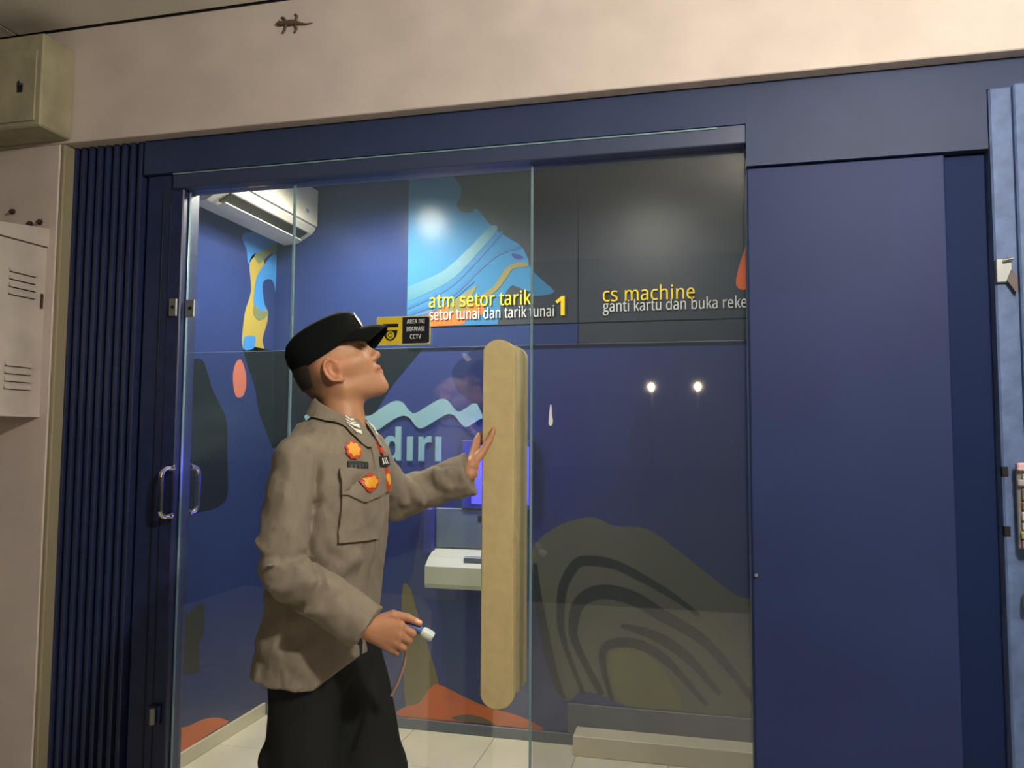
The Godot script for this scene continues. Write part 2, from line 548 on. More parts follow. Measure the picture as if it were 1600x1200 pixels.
	for k in 2:
		put("sign_panel", box(Vector3([-1.43, -0.566][k], 1.945, 0.0005), Vector3([-0.569, 0.945][k], 2.757, 0.02), 0.0015), M.sign_navy, sb)
	put("sign_ledge", box(Vector3(-1.43, 1.845, 0.0005), Vector3(-0.569, 1.940, 0.016), 0.002), M.wall_blue, sb)
	put("sign_ledge", box(Vector3(-0.566, 1.845, 0.0005), Vector3(0.945, 1.940, 0.016), 0.002), M.sign_navy, sb)
	var print_on := func(called: String, a: Array, m: Material, level: float, wide := 0.0):
		var p := ribbon(v2(a), wide, false) if wide > 0.0 else rounded(v2(a))
		put(called, plate_t(p, Vector3(0, 0, 0.02), X, Y, Z, 0.0008 * level).mesh(), m, sb)
	var wave := mat(col(56, 100, 150), 0.3)
	put("print_light_blue", plate_t(rounded_open(v2([-1.223, 2.750, -1.195, 2.70, -1.168, 2.664, -1.148, 2.614, -1.174, 2.552, -1.147, 2.514, -1.094, 2.508, -1.071, 2.525, -0.989, 2.428, -0.892, 2.359, -0.844, 2.325, -0.815, 2.270, -0.796, 2.213, -0.733, 2.148, -0.683, 2.097, -0.748, 2.080, -0.820, 2.089, -0.890, 2.133, -0.938, 2.062, -0.957, 1.965]), [-0.960, 1.948, -1.428, 1.948, -1.428, 2.750]), Vector3(0, 0, 0.02), X, Y, Z, 0.0008).mesh(), mat(col(62, 116, 162), 0.22, 0.0, 0.25), sb)
	put("print_teal_band", plate_t(rounded_open(v2([-1.4275, 2.150, -1.249, 2.218, -1.134, 2.308, -1.047, 2.390, -0.995, 2.438, -0.966, 2.411, -1.069, 2.298, -1.176, 2.192, -1.282, 2.132, -1.4275, 2.074]), []), Vector3(0, 0, 0.02), X, Y, Z, 0.0016).mesh(), mat(col(66, 116, 140), 0.4), sb)
	print_on.call("print_orange", [-1.425, 1.952, -1.380, 1.995, -1.247, 2.042, -1.132, 2.057, -1.044, 2.047, -1.034, 2.003, -1.121, 1.974, -1.154, 1.952], mat(col(210, 106, 48), 0.3), 2.0)
	print_on.call("print_olive", [-1.214, 2.047, -1.090, 2.131, -1.067, 2.137, -1.099, 2.068, -0.986, 2.133, -0.923, 2.219, -0.865, 2.247, -0.815, 2.242, -0.815, 2.223, -0.884, 2.217, -0.922, 2.168, -0.980, 2.102, -1.099, 2.037, -1.197, 2.008], mat(col(122, 116, 78), 0.3), 3.0)
	print_on.call("print_purple", [-0.891, 2.293, -0.853, 2.284, -0.834, 2.268, -0.865, 2.263, -0.888, 2.277], mat(col(60, 62, 130), 0.28), 2.0)
	print_on.call("print_navy", [-0.893, 2.136, -0.842, 2.118, -0.789, 2.094, -0.833, 2.087, -0.880, 2.095], M.sign_navy, 2.0)
	print_on.call("print_orange", [0.152, 2.097, 0.170, 2.192, 0.210, 2.284, 0.222, 2.137, 0.193, 2.074], mat(col(206, 92, 50), 0.28), 1.0)
	print_on.call("print_wave", [-1.427, 2.041, -1.215, 2.136, -1.078, 2.258, -0.940, 2.403], wave, 3.0, 0.014)
	print_on.call("print_wave", [-1.427, 2.009, -1.214, 2.085, -1.058, 2.219, -0.955, 2.296, -0.847, 2.322], wave, 3.0, 0.016)
	print_on.call("print_wave", [-1.427, 1.980, -1.247, 2.042, -1.084, 2.163], wave, 4.0, 0.009)
	lettering("lettering", "atm setor tarik", M.letter_yellow, sb, Vector3(-1.31, 2.018, 0.026), 0.515, 0.092)
	lettering("lettering", "setor tunai dan tarik tunai", M.letter_white, sb, Vector3(-1.308, 1.961, 0.026), 0.625, 0.072)
	lettering("lettering", "1", M.letter_yellow, sb, Vector3(-0.676, 1.950, 0.026), 0.045, 0.13, true)
	lettering("lettering", "cs machine", M.letter_yellow, sb, Vector3(-0.45, 2.018, 0.026), 0.42, 0.092)
	lettering("lettering", "ganti kartu dan buka rekening", M.letter_white, sb, Vector3(-0.45, 1.974, 0.026), 0.76, 0.072)
	# the air conditioner, high on the left wall
	var ac := thing("air_conditioner", Vector3(LEFT_X, 2.40, -0.76), "white wall air conditioner with an open louvre, high on the booth's left wall", "air conditioner")
	var prof := v2([0.0, 0.045, 0.045, 0.0, 0.125, 0.004, 0.150, 0.018, 0.205, 0.050, 0.225, 0.075, 0.230, 0.10, 0.226, 0.27, 0.20, 0.29, 0.0, 0.29])
	put("body", plate_t(prof, Vector3(0.0006, 0, 0.38), X, Y, Vector3(0, 0, -1), 0.78).mesh(), M.ac, ac)
	put("front_panel", box(Vector3(0.2315, 0.085, -0.395), Vector3(0.239, 0.275, 0.375), 0.003), M.ac, ac)
	var flap := func(called: String, a: Array, z0: float, z1: float, m: Material):
		put(called, plate_t(v2(a), Vector3(0, 0, z1), X, Y, Vector3(0, 0, -1), z1 - z0).mesh(), m, ac)
	flap.call("air_outlet", [0.150, 0.014, 0.206, 0.046, 0.209, 0.041, 0.153, 0.009], -0.345, 0.325, M.ac_dark)
	flap.call("louvre", [0.140, -0.004, 0.180, 0.008, 0.181, 0.003, 0.141, -0.009], -0.34, 0.32, M.ac)
	put("badge", box(Vector3(0.2392, 0.13, -0.30), Vector3(0.2402, 0.15, -0.27), 0.0003), mat(col(150, 170, 190), 0.4), ac)

# ---------------------------------------------------------------- the glass front
func shop_front() -> void:
	# header: a blue beam, a lower strip and a bright trim line between them
	struct("trim_4", box(Vector3(-2.004, 2.365, -0.06), Vector3(0.137, 2.4925, 0.052), 0.0), M.header)
	struct("trim_5", box(Vector3(-1.88, 2.306, -0.05), Vector3(0.137, 2.3645, 0.050), 0.003), M.header_low)
	struct("trim_6", box(Vector3(-1.88, 2.356, 0.0505), Vector3(0.05, 2.361, 0.054), 0.001), M.glass_edge)
	struct("trim_7", box(Vector3(0.1371, 2.232, -0.06), Vector3(0.80, 2.4925, 0.052), 0.0), M.header)
	# the blue steel post left of the glass
	var post := thing("steel_post", Vector3(-1.92, 0, 0), "dark blue painted steel post between the folding gate and the glass door", "post")
	put("post_body", box(Vector3(-0.078, 0.001, -0.06), Vector3(0.0765, 2.364, 0.035), 0.004), M.gate_blue, post)
	put("post_groove", box(Vector3(-0.012, 0.001, 0.0352), Vector3(-0.006, 2.30, 0.037), 0.0005), M.dark, post)
	put("post_groove", box(Vector3(0.022, 0.001, 0.0352), Vector3(0.026, 2.30, 0.037), 0.0005), M.dark, post)
	# three glass panes, the middle one a door
	pane("window_1", -1.838, -1.416, "narrow clear glass pane at the left end of the front, before the air conditioner", "window", M.glass, M.film)
	var door := pane("door_1", -1.408, -0.546, "clear glass door in the middle of the front, with the long beige handle", "door", M.glass, M.film)
	pane("window_2", -0.538, 0.133, "smoked glass pane at the right end of the front, before the cs machine lettering", "window", M.smoke_veil, M.film)
	for s in [1.0, -1.0]:
		var outer: bool = s > 0.0
		var h := put("door_handle", handle_bar(), M.handle, door)
		h.position = Vector3(-0.6285, 1.138, 0.0585 if outer else -0.1005)
		for y in [0.38, -0.38]:
			put("handle_stud", tube([Vector3(-0.6285, 1.138 + y, 0.0055 * s), Vector3(-0.6285, 1.138 + y, 0.0590 * s)], [0.012, 0.012]), M.chrome, door)
	# clamp, pivot and pull handle on the left pane's edge
	var clamp := thing("glass_clamp", Vector3(-1.852, 1.866, 0.0), "small square metal glass clamp on the left edge of the glass, above the pull handle", "clamp")
	put("clamp_plate", box(Vector3(-0.030, -0.032, 0.0375), Vector3(0.002, 0.032, 0.047), 0.003), M.tin, clamp)
	put("clamp_plate", box(Vector3(0.014, -0.032, 0.0065), Vector3(0.052, 0.032, 0.014), 0.003), M.tin, clamp)
	put("clamp_screw", tube([Vector3(-0.013, 0.0, 0.046), Vector3(-0.013, 0.0, 0.0495)], [0.007, 0.006]), M.dark, clamp)
	put("clamp_screw", tube([Vector3(0.035, 0.0, 0.0135), Vector3(0.035, 0.0, 0.0165)], [0.007, 0.006]), M.dark, clamp)
	put("pivot_plate", box(Vector3(0.015, 0.39, 0.0372), Vector3(0.06, 0.455, 0.05), 0.006), M.gate_blue, post)
	put("pivot_pin", tube([Vector3(0.04, 0.395, 0.058), Vector3(0.04, 0.45, 0.058)], [0.010, 0.010]), M.tin, post)
	var dh := thing("pull_handle", Vector3(-1.852, 1.20, 0.0), "chrome D-shaped pull handle at the left glass edge beside the blue post", "handle")
	for s in [1.0, -1.0]:
		var pts := []
		var z0: float = 0.037 if s > 0.0 else -0.062
		for a in 7:
			pts.append(Vector3(0, 0.082 - 0.028 + 0.028 * sin(PI / 2 * (1.0 - a / 6.0)), z0 + s * (0.036 + 0.028 - 0.028 * cos(PI / 2 * (a / 6.0)) - 0.010)) if false else Vector3(0, 0.055 + 0.030 * cos(PI / 2 * a / 6.0), z0 + s * (0.026 + 0.030 * sin(PI / 2 * a / 6.0))))
		for a in 7:
			pts.append(Vector3(0, -0.055 - 0.030 * sin(PI / 2 * a / 6.0), z0 + s * (0.026 + 0.030 * cos(PI / 2 * a / 6.0))))
		pts.insert(0, Vector3(0, 0.085, z0))
		pts.append(Vector3(0, -0.085, z0))
		put("grip", tube(pts, [0.0095], 14), M.chrome, dh)
		for y in [0.085, -0.085]:
			put("flange", tube([Vector3(0, y, z0), Vector3(0, y, z0 + s * 0.006)], [0.015, 0.015], 16), M.chrome, dh)
	# warning sign stuck on the door glass
	var sg := thing("warning_sign", Vector3(-0.9885, 1.763, 0.0055), "small yellow and black camera warning sign on the glass door by the cap brim", "sign")
	put("sign_backing", plate_t(round_rect(0.196, 0.098, 0.008), Vector3.ZERO, Vector3.RIGHT, Vector3.UP, Vector3.BACK, 0.0010).mesh(), mat(col(206, 196, 130), 0.5), sg)
	put("sign_yellow_field", plate_t(v2([-0.094, -0.040, -0.088, -0.045, -0.004, -0.045, -0.004, 0.045, -0.088, 0.045, -0.094, 0.040]), Vector3(0, 0, 0.001), Vector3.RIGHT, Vector3.UP, Vector3.BACK, 0.0004).mesh(), M.sign_yellow, sg)
	put("sign_black_field", plate_t(v2([-0.003, -0.045, 0.088, -0.045, 0.094, -0.040, 0.094, 0.040, 0.088, 0.045, -0.003, 0.045]), Vector3(0, 0, 0.001), Vector3.RIGHT, Vector3.UP, Vector3.BACK, 0.0004).mesh(), M.sign_black, sg)
	var ic := Tris.new()
	ic.add(plate_t(v2([-0.075, 0.012, -0.018, 0.012, -0.018, 0.024, -0.075, 0.024]), Vector3(0, 0, 0.0014), Vector3.RIGHT, Vector3.UP, Vector3.BACK, 0.0004))
	var dome := PackedVector2Array()
	for k in 17:
		var a := -PI * k / 16.0
		dome.append(Vector2(-0.0465 + 0.026 * cos(a), 0.002 + 0.037 * sin(a)))
	ic.add(plate_t(dome, Vector3(0, 0, 0.0014), Vector3.RIGHT, Vector3.UP, Vector3.BACK, 0.0004))
	put("camera_symbol", ic.mesh(), M.sign_black, sg)
	put("camera_lens", ring_plate(Vector3(-0.0465, -0.015, 0.0018), 0.014, 0.009, 0.0003), M.sign_yellow, sg)
	put("camera_lens", ring_plate(Vector3(-0.0465, -0.015, 0.0018), 0.006, 0.0, 0.0003), M.sign_yellow, sg)
	var rows := ["AREA INI", "DIAWASI", "CCTV"]
	for k in 3:
		var w: float = [0.064, 0.064, 0.040][k]
		lettering("lettering", rows[k], M.letter_white, sg, Vector3(0.045 - w / 2, 0.018 - 0.026 * k, 0.0015), w, 0.021, true, 0.0004)
	# a white paint mark on the right pane
	var pm := put("paint_mark", plate_t(rounded(v2([-0.006, -0.030, 0.004, -0.034, 0.008, -0.020, 0.006, -0.006, 0.003, 0.030, -0.001, 0.032, -0.004, 0.004])), Vector3.ZERO, Vector3.RIGHT, Vector3.UP, Vector3.BACK, 0.0006).mesh(), M.letter_white, null, Vector3(-0.478, 1.475, 0.0055))
	tag(pm, "small white smear of paint on the smoked glass pane right of the beige handle", "paint mark")

func round_rect(w: float, h: float, r: float) -> PackedVector2Array:
	var p := PackedVector2Array()
	for q in 4:
		var c := Vector2((w / 2 - r) * (1 if q in [0, 3] else -1), (h / 2 - r) * (1 if q < 2 else -1))
		for k in 6:
			var a := PI / 2 * (q + k / 5.0)
			p.append(c + Vector2(cos(a), sin(a)) * r)
	return p

func ring_plate(at: Vector3, r1: float, r0: float, thick: float) -> ArrayMesh:
	var t := Tris.new()
	for k in 24:
		var a := Vector3(cos(TAU * k / 24), sin(TAU * k / 24), 0)
		var b := Vector3(cos(TAU * (k + 1) / 24), sin(TAU * (k + 1) / 24), 0)
		var f := Vector3(0, 0, thick)
		t.quad(at + a * r0 + f, at + a * r1 + f, at + b * r1 + f, at + b * r0 + f, Vector3.BACK)
		t.quad(at + a * r1, at + a * r1 + f, at + b * r1 + f, at + b * r1, a + b)
		if r0 > 0.0:
			t.quad(at + a * r0, at + a * r0 + f, at + b * r0 + f, at + b * r0, -a - b)
	return t.mesh()

func handle_bar() -> ArrayMesh:
	var p := PackedVector2Array()
	for k in 25:
		var a := PI * k / 24.0
		p.append(Vector2(0.052 * cos(a), 0.530 + 0.044 * sin(a)))
	for k in 25:
		var a := PI + PI * k / 24.0
		p.append(Vector2(0.052 * cos(a), -0.530 + 0.044 * sin(a)))
	var inner := PackedVector2Array()
	for q in p:
		inner.append(Vector2(q.x * 0.94, q.y * 0.995))
	var t := plate_t(p, Vector3(0, 0, 0.003), Vector3.RIGHT, Vector3.UP, Vector3.BACK, 0.034)
	t.add(plate_t(inner, Vector3(0, 0, 0.0), Vector3.RIGHT, Vector3.UP, Vector3.BACK, 0.041))
	return t.mesh()

func pane(called: String, x0: float, x1: float, label: String, category: String, m: Material, f: Material) -> Node3D:
	var t := thing(called, Vector3.ZERO, label, category)
	t.set_meta("kind", "structure")
	put("glass_sheet", box(Vector3(x0, 0.012, -0.005), Vector3(x1, 2.3055, 0.005), 0.0), m, t)
	put("window_film", box(Vector3(x0 + 0.004, 0.014, -0.0062), Vector3(x1 - 0.004, 1.703, -0.0054), 0.0), f, t)
	put("film_edge", box(Vector3(x0 + 0.004, 1.7032, -0.0064), Vector3(x1 - 0.004, 1.7054, -0.0054), 0.0), M.film_edge, t)
	for x in [x0 - 0.0036, x1 + 0.0003]:
		put("polished_edge", box(Vector3(x, 0.012, -0.005), Vector3(x + 0.0033, 2.3055, 0.0052), 0.0008), M.glass_edge, t)
	return t

# ---------------------------------------------------------------- the cash machine set into the back wall
func machine() -> void:
	var t := thing("cash_machine", Vector3(-1.02, 0, BACK_Z), "dark blue cash machine with a violet lit screen and pale shelf, behind the beige handle", "cash machine")
	put("fascia", box(Vector3(-0.115, 1.0605, 0.0045), Vector3(0.245, 1.39, 0.035), 0.008), M.machine, t)
	put("side_cheek", box(Vector3(-0.30, 0.84, 0.0045), Vector3(-0.245, 1.0595, 0.05), 0.008), M.machine, t)
	put("screen_bezel", box(Vector3(-0.244, 0.872, 0.0045), Vector3(0.20, 1.0595, 0.022), 0.004), M.machine_grey, t)
	put("shelf", plate_t(v2([0.0045, 0.70, 0.145, 0.70, 0.150, 0.72, 0.150, 0.80, 0.10, 0.835, 0.0045, 0.871]), Vector3(-0.25, 0, 0), Vector3.BACK, Vector3.UP, Vector3.RIGHT, 0.45).mesh(), M.machine_shelf, t)
	put("keypad", box(Vector3(-0.07, 0.80, 0.09), Vector3(0.13, 0.845, 0.125), 0.003), M.machine_grey, t)
	put("screen", box(Vector3(-0.060, 1.085, 0.0352), Vector3(0.222, 1.36, 0.039), 0.003), M.led, t)
	put("receipt_slot", box(Vector3(-0.03, 1.0, 0.0222), Vector3(0.185, 1.03, 0.026), 0.003), M.dark, t)
	var l := OmniLight3D.new()
	l.name = "screen_light"
	l.light_color = Color(0.42, 0.36, 1.0)
	l.light_energy = 0.10
	l.light_size = 0.05
	l.omni_range = 4.0
	l.omni_attenuation = 2.0
	l.shadow_enabled = true
	t.add_child(l)
	l.position = Vector3(0.03, 1.25, 0.13)
	# the bank's sign over it: a pale teal wave above lower-case lettering
	var s := thing("bank_sign", Vector3(0, 0, BACK_Z), "pale teal wave and lower-case bank lettering raised on the blue back wall", "sign")
	var crest := rounded_open(v2([-1.985, 1.497, -1.930, 1.532, -1.872, 1.563, -1.835, 1.568, -1.805, 1.552, -1.778, 1.520, -1.745, 1.503, -1.690, 1.502, -1.624, 1.499, -1.572, 1.530, -1.520, 1.561, -1.478, 1.573, -1.446, 1.560, -1.420, 1.527, -1.392, 1.510, -1.358, 1.522, -1.300, 1.556, -1.252, 1.580, -1.214, 1.572, -1.188, 1.540, -1.160, 1.518, -1.128, 1.530, -1.086, 1.557, -1.064, 1.556]), [], 3)
	var under := crest.duplicate()
	under.reverse()
	for k in under.size():
		under[k] += Vector2(0.038, -0.074)
	crest.append_array(under)
	put("wave_emblem", plate_t(crest, Vector3(0, 0.008, 0), Vector3.RIGHT, Vector3.UP, Vector3.BACK, 0.012).mesh(), M.teal, s)
	lettering("lettering", "mandırı", M.teal, s, Vector3(-1.972, 1.231, 0.006), 0.728, 0.222, true, 0.012)

# ---------------------------------------------------------------- left of the front
func left_side() -> void:
	var g := thing("folding_gate", Vector3(-2.178, 0, 0.0), "dark blue steel folding gate, its pleats pushed together beside the plastered wall", "gate")
	for k in 9:
		var x := -0.137 + k * 0.0362
		var prof := v2([-0.018, -0.030, 0.018, -0.030, 0.018, 0.006, 0.0125, 0.012, 0.009, 0.048, 0.004, 0.050, -0.004, 0.050, -0.009, 0.048, -0.0125, 0.012, -0.018, 0.006])
		var y0 := 0.005
		put("gate_slat", plate_t(prof, Vector3(x, y0, 0.0), Vector3.RIGHT, Vector3.BACK, Vector3.UP, 2.486).mesh(), M.gate_blue, g)
	put("gate_stile", box(Vector3(-0.168, 0.005, -0.03), Vector3(-0.1555, 2.490, 0.04), 0.003), M.gate_blue, g)
	# the junction box under the ceiling
	var b := thing("junction_box", Vector3(-2.46, 2.50, 0.10), "cream metal junction box with a keyhole, on the wall just under the ceiling", "junction box")
	put("body", box(Vector3(-0.175, 0.002, 0.0006), Vector3(0.174, 0.345, 0.145), 0.006), M.box_cream, b)
	put("lid", box(Vector3(-0.165, 0.022, 0.1455), Vector3(0.152, 0.282, 0.152), 0.003), M.box_cream, b)
	put("keyhole_plate", box(Vector3(0.078, 0.128, 0.1522), Vector3(0.100, 0.170, 0.156), 0.004), M.dark, b)
	put("key", tube([Vector3(0.089, 0.155, 0.156), Vector3(0.108, 0.160, 0.168)], [0.004, 0.006]), M.tin, b)
	# the louvred cabinet
	var c := thing("louvred_cabinet", Vector3(-2.56, 1.466, 0.10), "pale metal cabinet with two rows of louvre slots, left of the folding gate", "cabinet")
	put("body", plate_t(v2([0.0006, 0.0, 0.36, 0.0, 0.36, 0.622, 0.0006, 0.630]), Vector3(-0.20, 0, 0), Vector3.BACK, Vector3.UP, Vector3.RIGHT, 0.388).mesh(), M.cabinet, c)
	put("hood", plate_t(v2([0.0006, 0.634, 0.375, 0.626, 0.375, 0.652, 0.0006, 0.704]), Vector3(-0.20, 0, 0), Vector3.BACK, Vector3.UP, Vector3.RIGHT, 0.396).mesh(), M.cabinet, c)
	for r in 2:
		for k in 4:
			var y: float = [0.512, 0.178][r] - k * 0.027
			put("louvre_slot", box(Vector3(0.1885, y - 0.0035, 0.048), Vector3(0.1892, y + 0.0035, 0.158), 0.0), M.dark, c)
			put("louvre_lip", plate_t(v2([0.0, 0.0, 0.007, -0.005, 0.0075, -0.002, 0.0, 0.012]), Vector3(0.1886, y + 0.004, 0.046), Vector3.RIGHT, Vector3.UP, Vector3.BACK, 0.114).mesh(), M.cabinet, c)
	put("latch", box(Vector3(0.1885, 0.40, 0.012), Vector3(0.194, 0.455, 0.022), 0.001), M.rust, c)
	# rusty bolts over the cabinet
	var where := [Vector3(-2.408, 2.197, 0.1), Vector3(-2.452, 2.193, 0.1), Vector3(-2.535, 2.245, 0.1)]
	var says := ["rusty bolt stub over the cabinet, nearest to the folding gate", "rusty bolt stub in the wall over the cabinet, second from the gate", "rusty bolt stub in the wall below the junction box, at the picture's left edge"]
	for k in 3:
		var bolt := thing("rusty_bolt", where[k], says[k], "bolt", "rusty bolts in the plaster")
		put("bolt_head", tube([Vector3(0, 0, 0.0005), Vector3(0, 0, 0.008), Vector3(0.002, -0.001, 0.010)], [0.0115, 0.010, 0.006], 6), M.rust, bolt)
		put("bolt_shank", tube([Vector3(0.002, -0.002, 0.010), Vector3(0.004, -0.004, 0.022)], [0.005, 0.004], 6), M.rust, bolt)
	# a gecko on the wall
	var ge := thing("gecko", Vector3(-1.382, 2.842, 0.10), "small brown gecko clinging to the plastered wall just under the ceiling", "gecko")
	var gb := tube_t([Vector3(-0.060, 0.004, 0.006), Vector3(-0.052, 0.004, 0.007), Vector3(-0.040, 0.003, 0.008), Vector3(-0.030, 0.002, 0.007), Vector3(-0.018, 0.001, 0.009), Vector3(0.0, 0.0, 0.010), Vector3(0.018, -0.001, 0.008), Vector3(0.034, -0.006, 0.006), Vector3(0.056, -0.010, 0.005), Vector3(0.080, -0.008, 0.004)], [0.003, 0.0065, 0.009, 0.0065, 0.0085, 0.010, 0.007, 0.0045, 0.003, 0.001], 10)
	for a in [[-0.020, 1, -0.030, 0.022, -0.040, 0.026], [-0.020, -1, -0.026, -0.022, -0.036, -0.030], [0.014, 1, 0.022, 0.022, 0.012, 0.032], [0.014, -1, 0.020, -0.024, 0.010, -0.034]]:
		gb.add(tube_t([Vector3(a[0], 0.004 * a[1], 0.007), Vector3(a[2], a[3], 0.006), Vector3(a[4], a[5], 0.003)], [0.0045, 0.0035, 0.004], 7))
	put("body", gb.mesh(), M.gecko, ge)
	for s in [1, -1]:
		put("eye", tube([Vector3(-0.046, 0.004 + s * 0.006, 0.013), Vector3(-0.046, 0.004 + s * 0.0065, 0.016)], [0.002, 0.001], 7), M.dark, ge)

# ---------------------------------------------------------------- right of the front
func right_side() -> void:
	var p := thing("blue_door", Vector3(0.413, 0, 0), "plain blue sheet metal door right of the smoked glass pane", "door")
	put("door_leaf", box(Vector3(-0.275, 0.010, -0.030), Vector3(0.276, 2.2285, 0.040), 0.004), M.panel_blue, p)
	put("latch_pin", tube([Vector3(-0.265, 1.0, 0.0402), Vector3(-0.265, 1.0, 0.048)], [0.006, 0.005], 8), M.tin, p)
	struct("shade_trim_8", box(Vector3(0.6895, 0.0, -0.06), Vector3(0.80, 2.2315, 0.022), 0.004), M.side_shade_blue)  # strip standing in for the shadow band beside the jamb, shade in its colour
	var j := thing("steel_jamb", Vector3(0.92, 0, 0), "lighter blue worn steel gate channel at the right edge of the shop front", "jamb")
	put("channel_front", box(Vector3(-0.118, 0.002, -0.05), Vector3(0.128, 2.405, 0.062), 0.005), M.jamb_blue, j)
	put("channel_lip", box(Vector3(-0.062, 0.002, 0.0623), Vector3(0.128, 2.405, 0.082), 0.006), M.jamb_blue, j)
	for y in [1.315, 1.152]:
		put("slot", box(Vector3(-0.1185, y - 0.014, 0.045), Vector3(-0.103, y + 0.014, 0.0632), 0.001), M.dark, j)
	struct("trim_9", box(Vector3(0.8001, 2.4055, -0.06), Vector3(1.05, 2.4925, 0.052), 0.0), M.header)
	var la := thing("gate_latch", Vector3(0.822, 1.875, 0.0825), "bent grey metal latch plate on the upper part of the blue gate channel", "latch")
	put("latch_plate", box(Vector3(-0.020, -0.034, -0.0195), Vector3(0.020, 0.034, -0.010), 0.002), M.tin, la)
	put("latch_tongue", plate_t(v2([0.004, -0.030, 0.026, -0.066, 0.030, -0.060, 0.030, -0.020, 0.016, 0.0]), Vector3(0, 0, -0.0098), Vector3.RIGHT, Vector3.UP, Vector3.BACK, 0.006).mesh(), mat(col(92, 84, 84), 0.6, 0.3), la)
	put("latch_pin", tube([Vector3(-0.004, 0.026, -0.004), Vector3(0.020, 0.030, -0.004)], [0.005, 0.005], 8), M.chrome, la)
	var k := thing("gate_lock", Vector3(0.848, 1.225, 0.0825), "vertical gate lock with pink, red and white parts on the blue channel", "lock")
	var looks := [[0.105, 0.022, 214, 176, 182, 0.018, -0.004], [0.078, 0.018, 214, 214, 150, 0.014, 0.006], [0.062, 0.018, 150, 146, 150, 0.016, -0.006], [0.030, 0.034, 150, 120, 126, 0.015, 0.004], [0.0, 0.026, 182, 84, 84, 0.016, 0.004], [-0.028, 0.026, 216, 206, 208, 0.017, 0.004], [-0.055, 0.022, 206, 200, 206, 0.015, 0.002], [-0.078, 0.022, 176, 160, 92, 0.017, 0.0], [-0.102, 0.022, 214, 120, 136, 0.017, 0.002]]
	put("lock_body", box(Vector3(-0.022, -0.115, 0.0005), Vector3(0.028, 0.115, 0.010), 0.003), M.tin, k)
	for a in looks:
		put("lock_part", box(Vector3(a[6] - a[5] - 0.002, a[0] - a[1] / 2, 0.0102), Vector3(a[6] + a[5], a[0] + a[1] / 2, 0.020 + a[5] * 0.4), 0.005), mat(col(a[2], a[3], a[4]), 0.35), k)
	var pl := thing("padlock", Vector3(0.848, 0.985, 0.0825), "small brass padlock on the blue channel below the gate lock", "padlock")
	put("padlock_body", box(Vector3(-0.016, -0.034, 0.002), Vector3(0.030, 0.002, 0.020), 0.004), mat(col(196, 164, 70), 0.3, 0.8), pl)
	put("shackle", tube([Vector3(-0.010, 0.0, 0.010), Vector3(-0.010, 0.014, 0.010), Vector3(-0.004, 0.023, 0.010), Vector3(0.007, 0.026, 0.010), Vector3(0.018, 0.023, 0.010), Vector3(0.024, 0.014, 0.010), Vector3(0.024, 0.0, 0.010)], [0.0035], 8), M.chrome, pl)

# ---------------------------------------------------------------- across the street, seen only as reflections in the glass
func outside() -> void:
	struct("ground_street", box(Vector3(-30, -0.20, 4.2), Vector3(30, -0.10, 40), 0.0), M.asphalt)
	for k in 2:
		var t := thing("street_lamp", Vector3([-1.09, -0.10][k], -0.10, 15.0), ["far street lamp seen as the left of two sparks in the smoked pane", "far street lamp seen as the right of two sparks in the smoked pane"][k], "street lamp", "street lamps across the road")
		put("pole", tube([Vector3(0, 0.001, 0), Vector3(0, 2.53, 0)], [0.04, 0.03]), M.dark, t)
		put("lamp_head", tube([Vector3(0, 2.531, 0), Vector3(0, 2.57, 0), Vector3(0, 2.69, 0), Vector3(0, 2.73, 0)], [0.03, 0.045, 0.05, 0.03], 16), M.sky_lamp, t)
		var l := OmniLight3D.new()
		l.name = "lamp_light"
		l.light_color = Color(1.0, 0.9, 0.75)
		l.light_energy = 3.0
		l.light_size = 0.02
		l.omni_range = 20.0
		l.omni_attenuation = 2.0
		l.shadow_enabled = true
		t.add_child(l)
		l.position = Vector3(0, 2.63, -0.16)

# ---------------------------------------------------------------- surfaces meshed from distance fields
class Hull:
	var v := PackedVector3Array()
	var n := PackedVector3Array()
	var c := PackedColorArray()
	var idx := PackedInt32Array()
	func mesh() -> ArrayMesh:
		var a := []
		a.resize(Mesh.ARRAY_MAX)
		a[Mesh.ARRAY_VERTEX] = v
		a[Mesh.ARRAY_NORMAL] = n
		a[Mesh.ARRAY_COLOR] = c
		a[Mesh.ARRAY_INDEX] = idx
		var m := ArrayMesh.new()
		m.add_surface_from_arrays(Mesh.PRIMITIVE_TRIANGLES, a)
		return m

